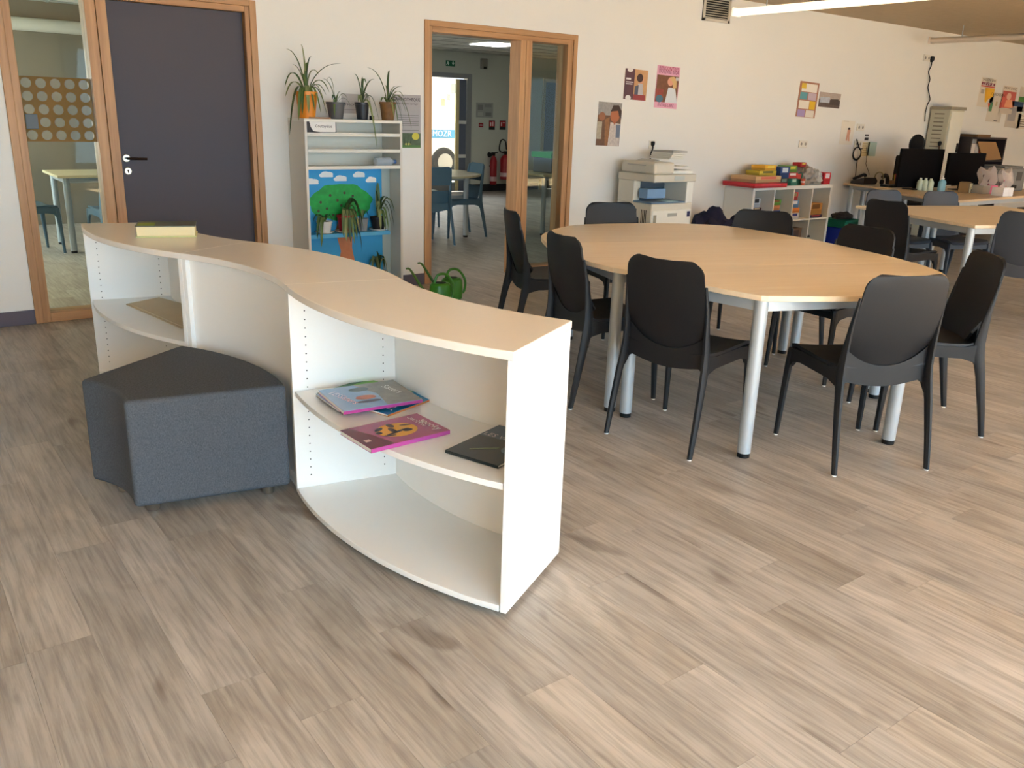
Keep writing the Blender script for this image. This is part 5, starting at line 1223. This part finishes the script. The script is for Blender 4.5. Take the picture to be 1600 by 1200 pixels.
pc = W(1339, 240, WY - .03)
t = thing('coiled_cable', 'black cable coiled in a ring on the wall left of the telephone', 'cable', tuple(pc)); g = BM(); tube(g, [(.085 * math.cos(R_(a)) * (1 + .04 * math.sin(a)), .0, .075 * math.sin(R_(a)) + .006 * math.sin(R_(a * .37))) for a in range(0, 721, 20)], .007, 6); obj('cord', g, BLACK, t, smooth=True)
g = BM(); tube(g, [(-.05, 0, .17), (.05, 0, .05), (.10, 0, .06)], .007, 6); obj('cord_end', g, BLACK, t)
cable('thin black cable falling from the coil to the floor', [(1340, 247), (1338, 262), (1336, 280), (1333, 284), (1334, 292), (1330, 305), (1329, 312)], .005, plugs=[(1334, 286, .028), (1334, 290, .026)])
cable('thin grey cable from the socket to the telephone', [(1354, 230), (1354, 250), (1353, 256), (1357, 268), (1358, 273)], .004, mat((90, 84, 76), .6))
v0, v1 = W(1099, 0), W(1138, 37)
vt = thing('wall_vent', 'grey ventilation grille high on the wall beside the lit lamp', 'vent', ((v0.x + v1.x) / 2, WY - .008, v1.z))
vw, vh = (v1.x - v0.x) / 2, CZ - .01 - v1.z
g = BM(); box(g, -vw, vw, .0, .007, 0, vh); obj('backing', g, HOLE, vt)
for b_ in ((-vw, -vw + .03, 0, vh), (vw - .03, vw, 0, vh), (-vw, vw, 0, .025), (-vw, vw, vh - .025, vh)):
    g = BM(); box(g, b_[0], b_[1], -.01, 0, b_[2], b_[3]); obj('frame_bar', g, mat((205, 196, 180), .5), vt)
n_ = int((vh - .05) / .022)
for i in range(n_):
    g = BM(); z = .03 + i * .022; box(g, -vw + .03, vw - .03, -.008, -.001, z, z + .008); obj('slat', g, mat((176, 168, 152), .5), vt)
def lamp(label, x, y0, y1, z, emit, c):
    t = thing('linear_lamp', label, 'lamp', (x, (y0 + y1) / 2, z), 0, 'long tube lamps under the ceiling'); h = (y1 - y0) / 2
    g = BM(); pr = [(.06 * math.cos(a * math.pi / 10), .035 * math.sin(a * math.pi / 10)) for a in range(20)]
    A = [g.verts.new((p[0], -h + .01, p[1] - .01)) for p in pr]; B = [g.verts.new((p[0], h - .01, p[1] - .01)) for p in pr]; g.faces.new(A); g.faces.new(B[::-1])
    for i in range(20): g.faces.new((A[i], B[i], B[(i + 1) % 20], A[(i + 1) % 20]))
    obj('diffuser', g, mat(c, .4, emit=emit), t, smooth=True)
    for s in (-1, 1):
        g = BM(); box(g, -.062, .062, s * h - .012, s * h + .012, -.048, .03); obj('end_cap', g, mat(c, .5, emit=emit * .6 if emit else 0), t, bevel=.008)
        g = BM(); cyl(g, (0, s * h * .7), .006, .024, CZ - z - .0005, 8); obj('suspension', g, SILVER, t)
    return t
lamp('lit tube lamp beside the ventilation grille', 7.27, 3.7, 6.1, 2.47, 1.3, (255, 240, 215))
lamp('unlit tube lamp near the right edge of the ceiling', 11.0, 3.6, 6.1, 2.47, 0, (226, 212, 196))

# ------------------------------------------------------------ back room furniture
ct = make_chair('chair', '', TEAL, slot=True)
gb = 'blue-grey chairs in the back room'
put_chair(5.02, 8.33, 88, 'blue-grey slotted chair seen from behind through the doorway, left', gb, ct)
for x, y, d, l in ((5.72, 8.72, 172, 'blue-grey chair in side view at the right of the back-room table'), (5.75, 9.75, -105, 'blue-grey chair behind the back-room round table'),
                   (1.22, 9.38, 10, 'blue-grey chair at the left behind the side glass'), (1.95, 8.9, 95, 'blue-grey chair in front of the table behind the side glass'), (2.4, 10.4, -90, 'blue-grey chair beyond the table behind the side glass'),
                   (6.95, 8.0, 80, 'blue-grey chair behind the narrow glass right of the doorway')):
    put_chair(x, y, d, l, gb, copy_tree(ct))
YT = wood((226, 214, 178), (210, 196, 158), 'x', .3, .8, .5)
table('round cream-topped table in the back room seen through the doorway', [(5.28 + .78 * math.cos(R_(a)), 9.0 + .78 * math.sin(R_(a))) for a in range(0, 360, 12)], [(5.74, 8.60), (4.75, 8.60), (4.75, 9.45), (5.74, 9.45)], 0, mt=YT)
table('cream-topped table behind the side glass left of the dark door', [(1.5, 9.15), (3.1, 9.15), (3.1, 9.95), (1.5, 9.95)], [(1.58, 9.23), (3.02, 9.23), (3.02, 9.87), (1.58, 9.87)], 0, mt=YT)
table('cream-topped table behind the narrow glass right of the doorway', [(6.62, 8.25), (8.1, 8.25), (8.1, 8.95), (6.62, 8.95)], [(6.72, 8.35), (8.0, 8.35), (8.0, 8.85), (6.72, 8.85)], 0, mt=YT)
p = G(842, 268, .7402)
cr_ = thing('crate', 'green lidded crate on the table behind the narrow glass', 'crate', (7.15, 8.6, .7402))
g = BM(); box(g, -.28, .28, -.18, .18, 0, .18); obj('tub', g, mat((110, 118, 128), .5), cr_, bevel=.01)
g = BM(); box(g, -.3, .3, -.2, .2, .18, .25); obj('lid', g, mat((70, 176, 104), .5), cr_, bevel=.008)
print('objects', len(bpy.data.objects))
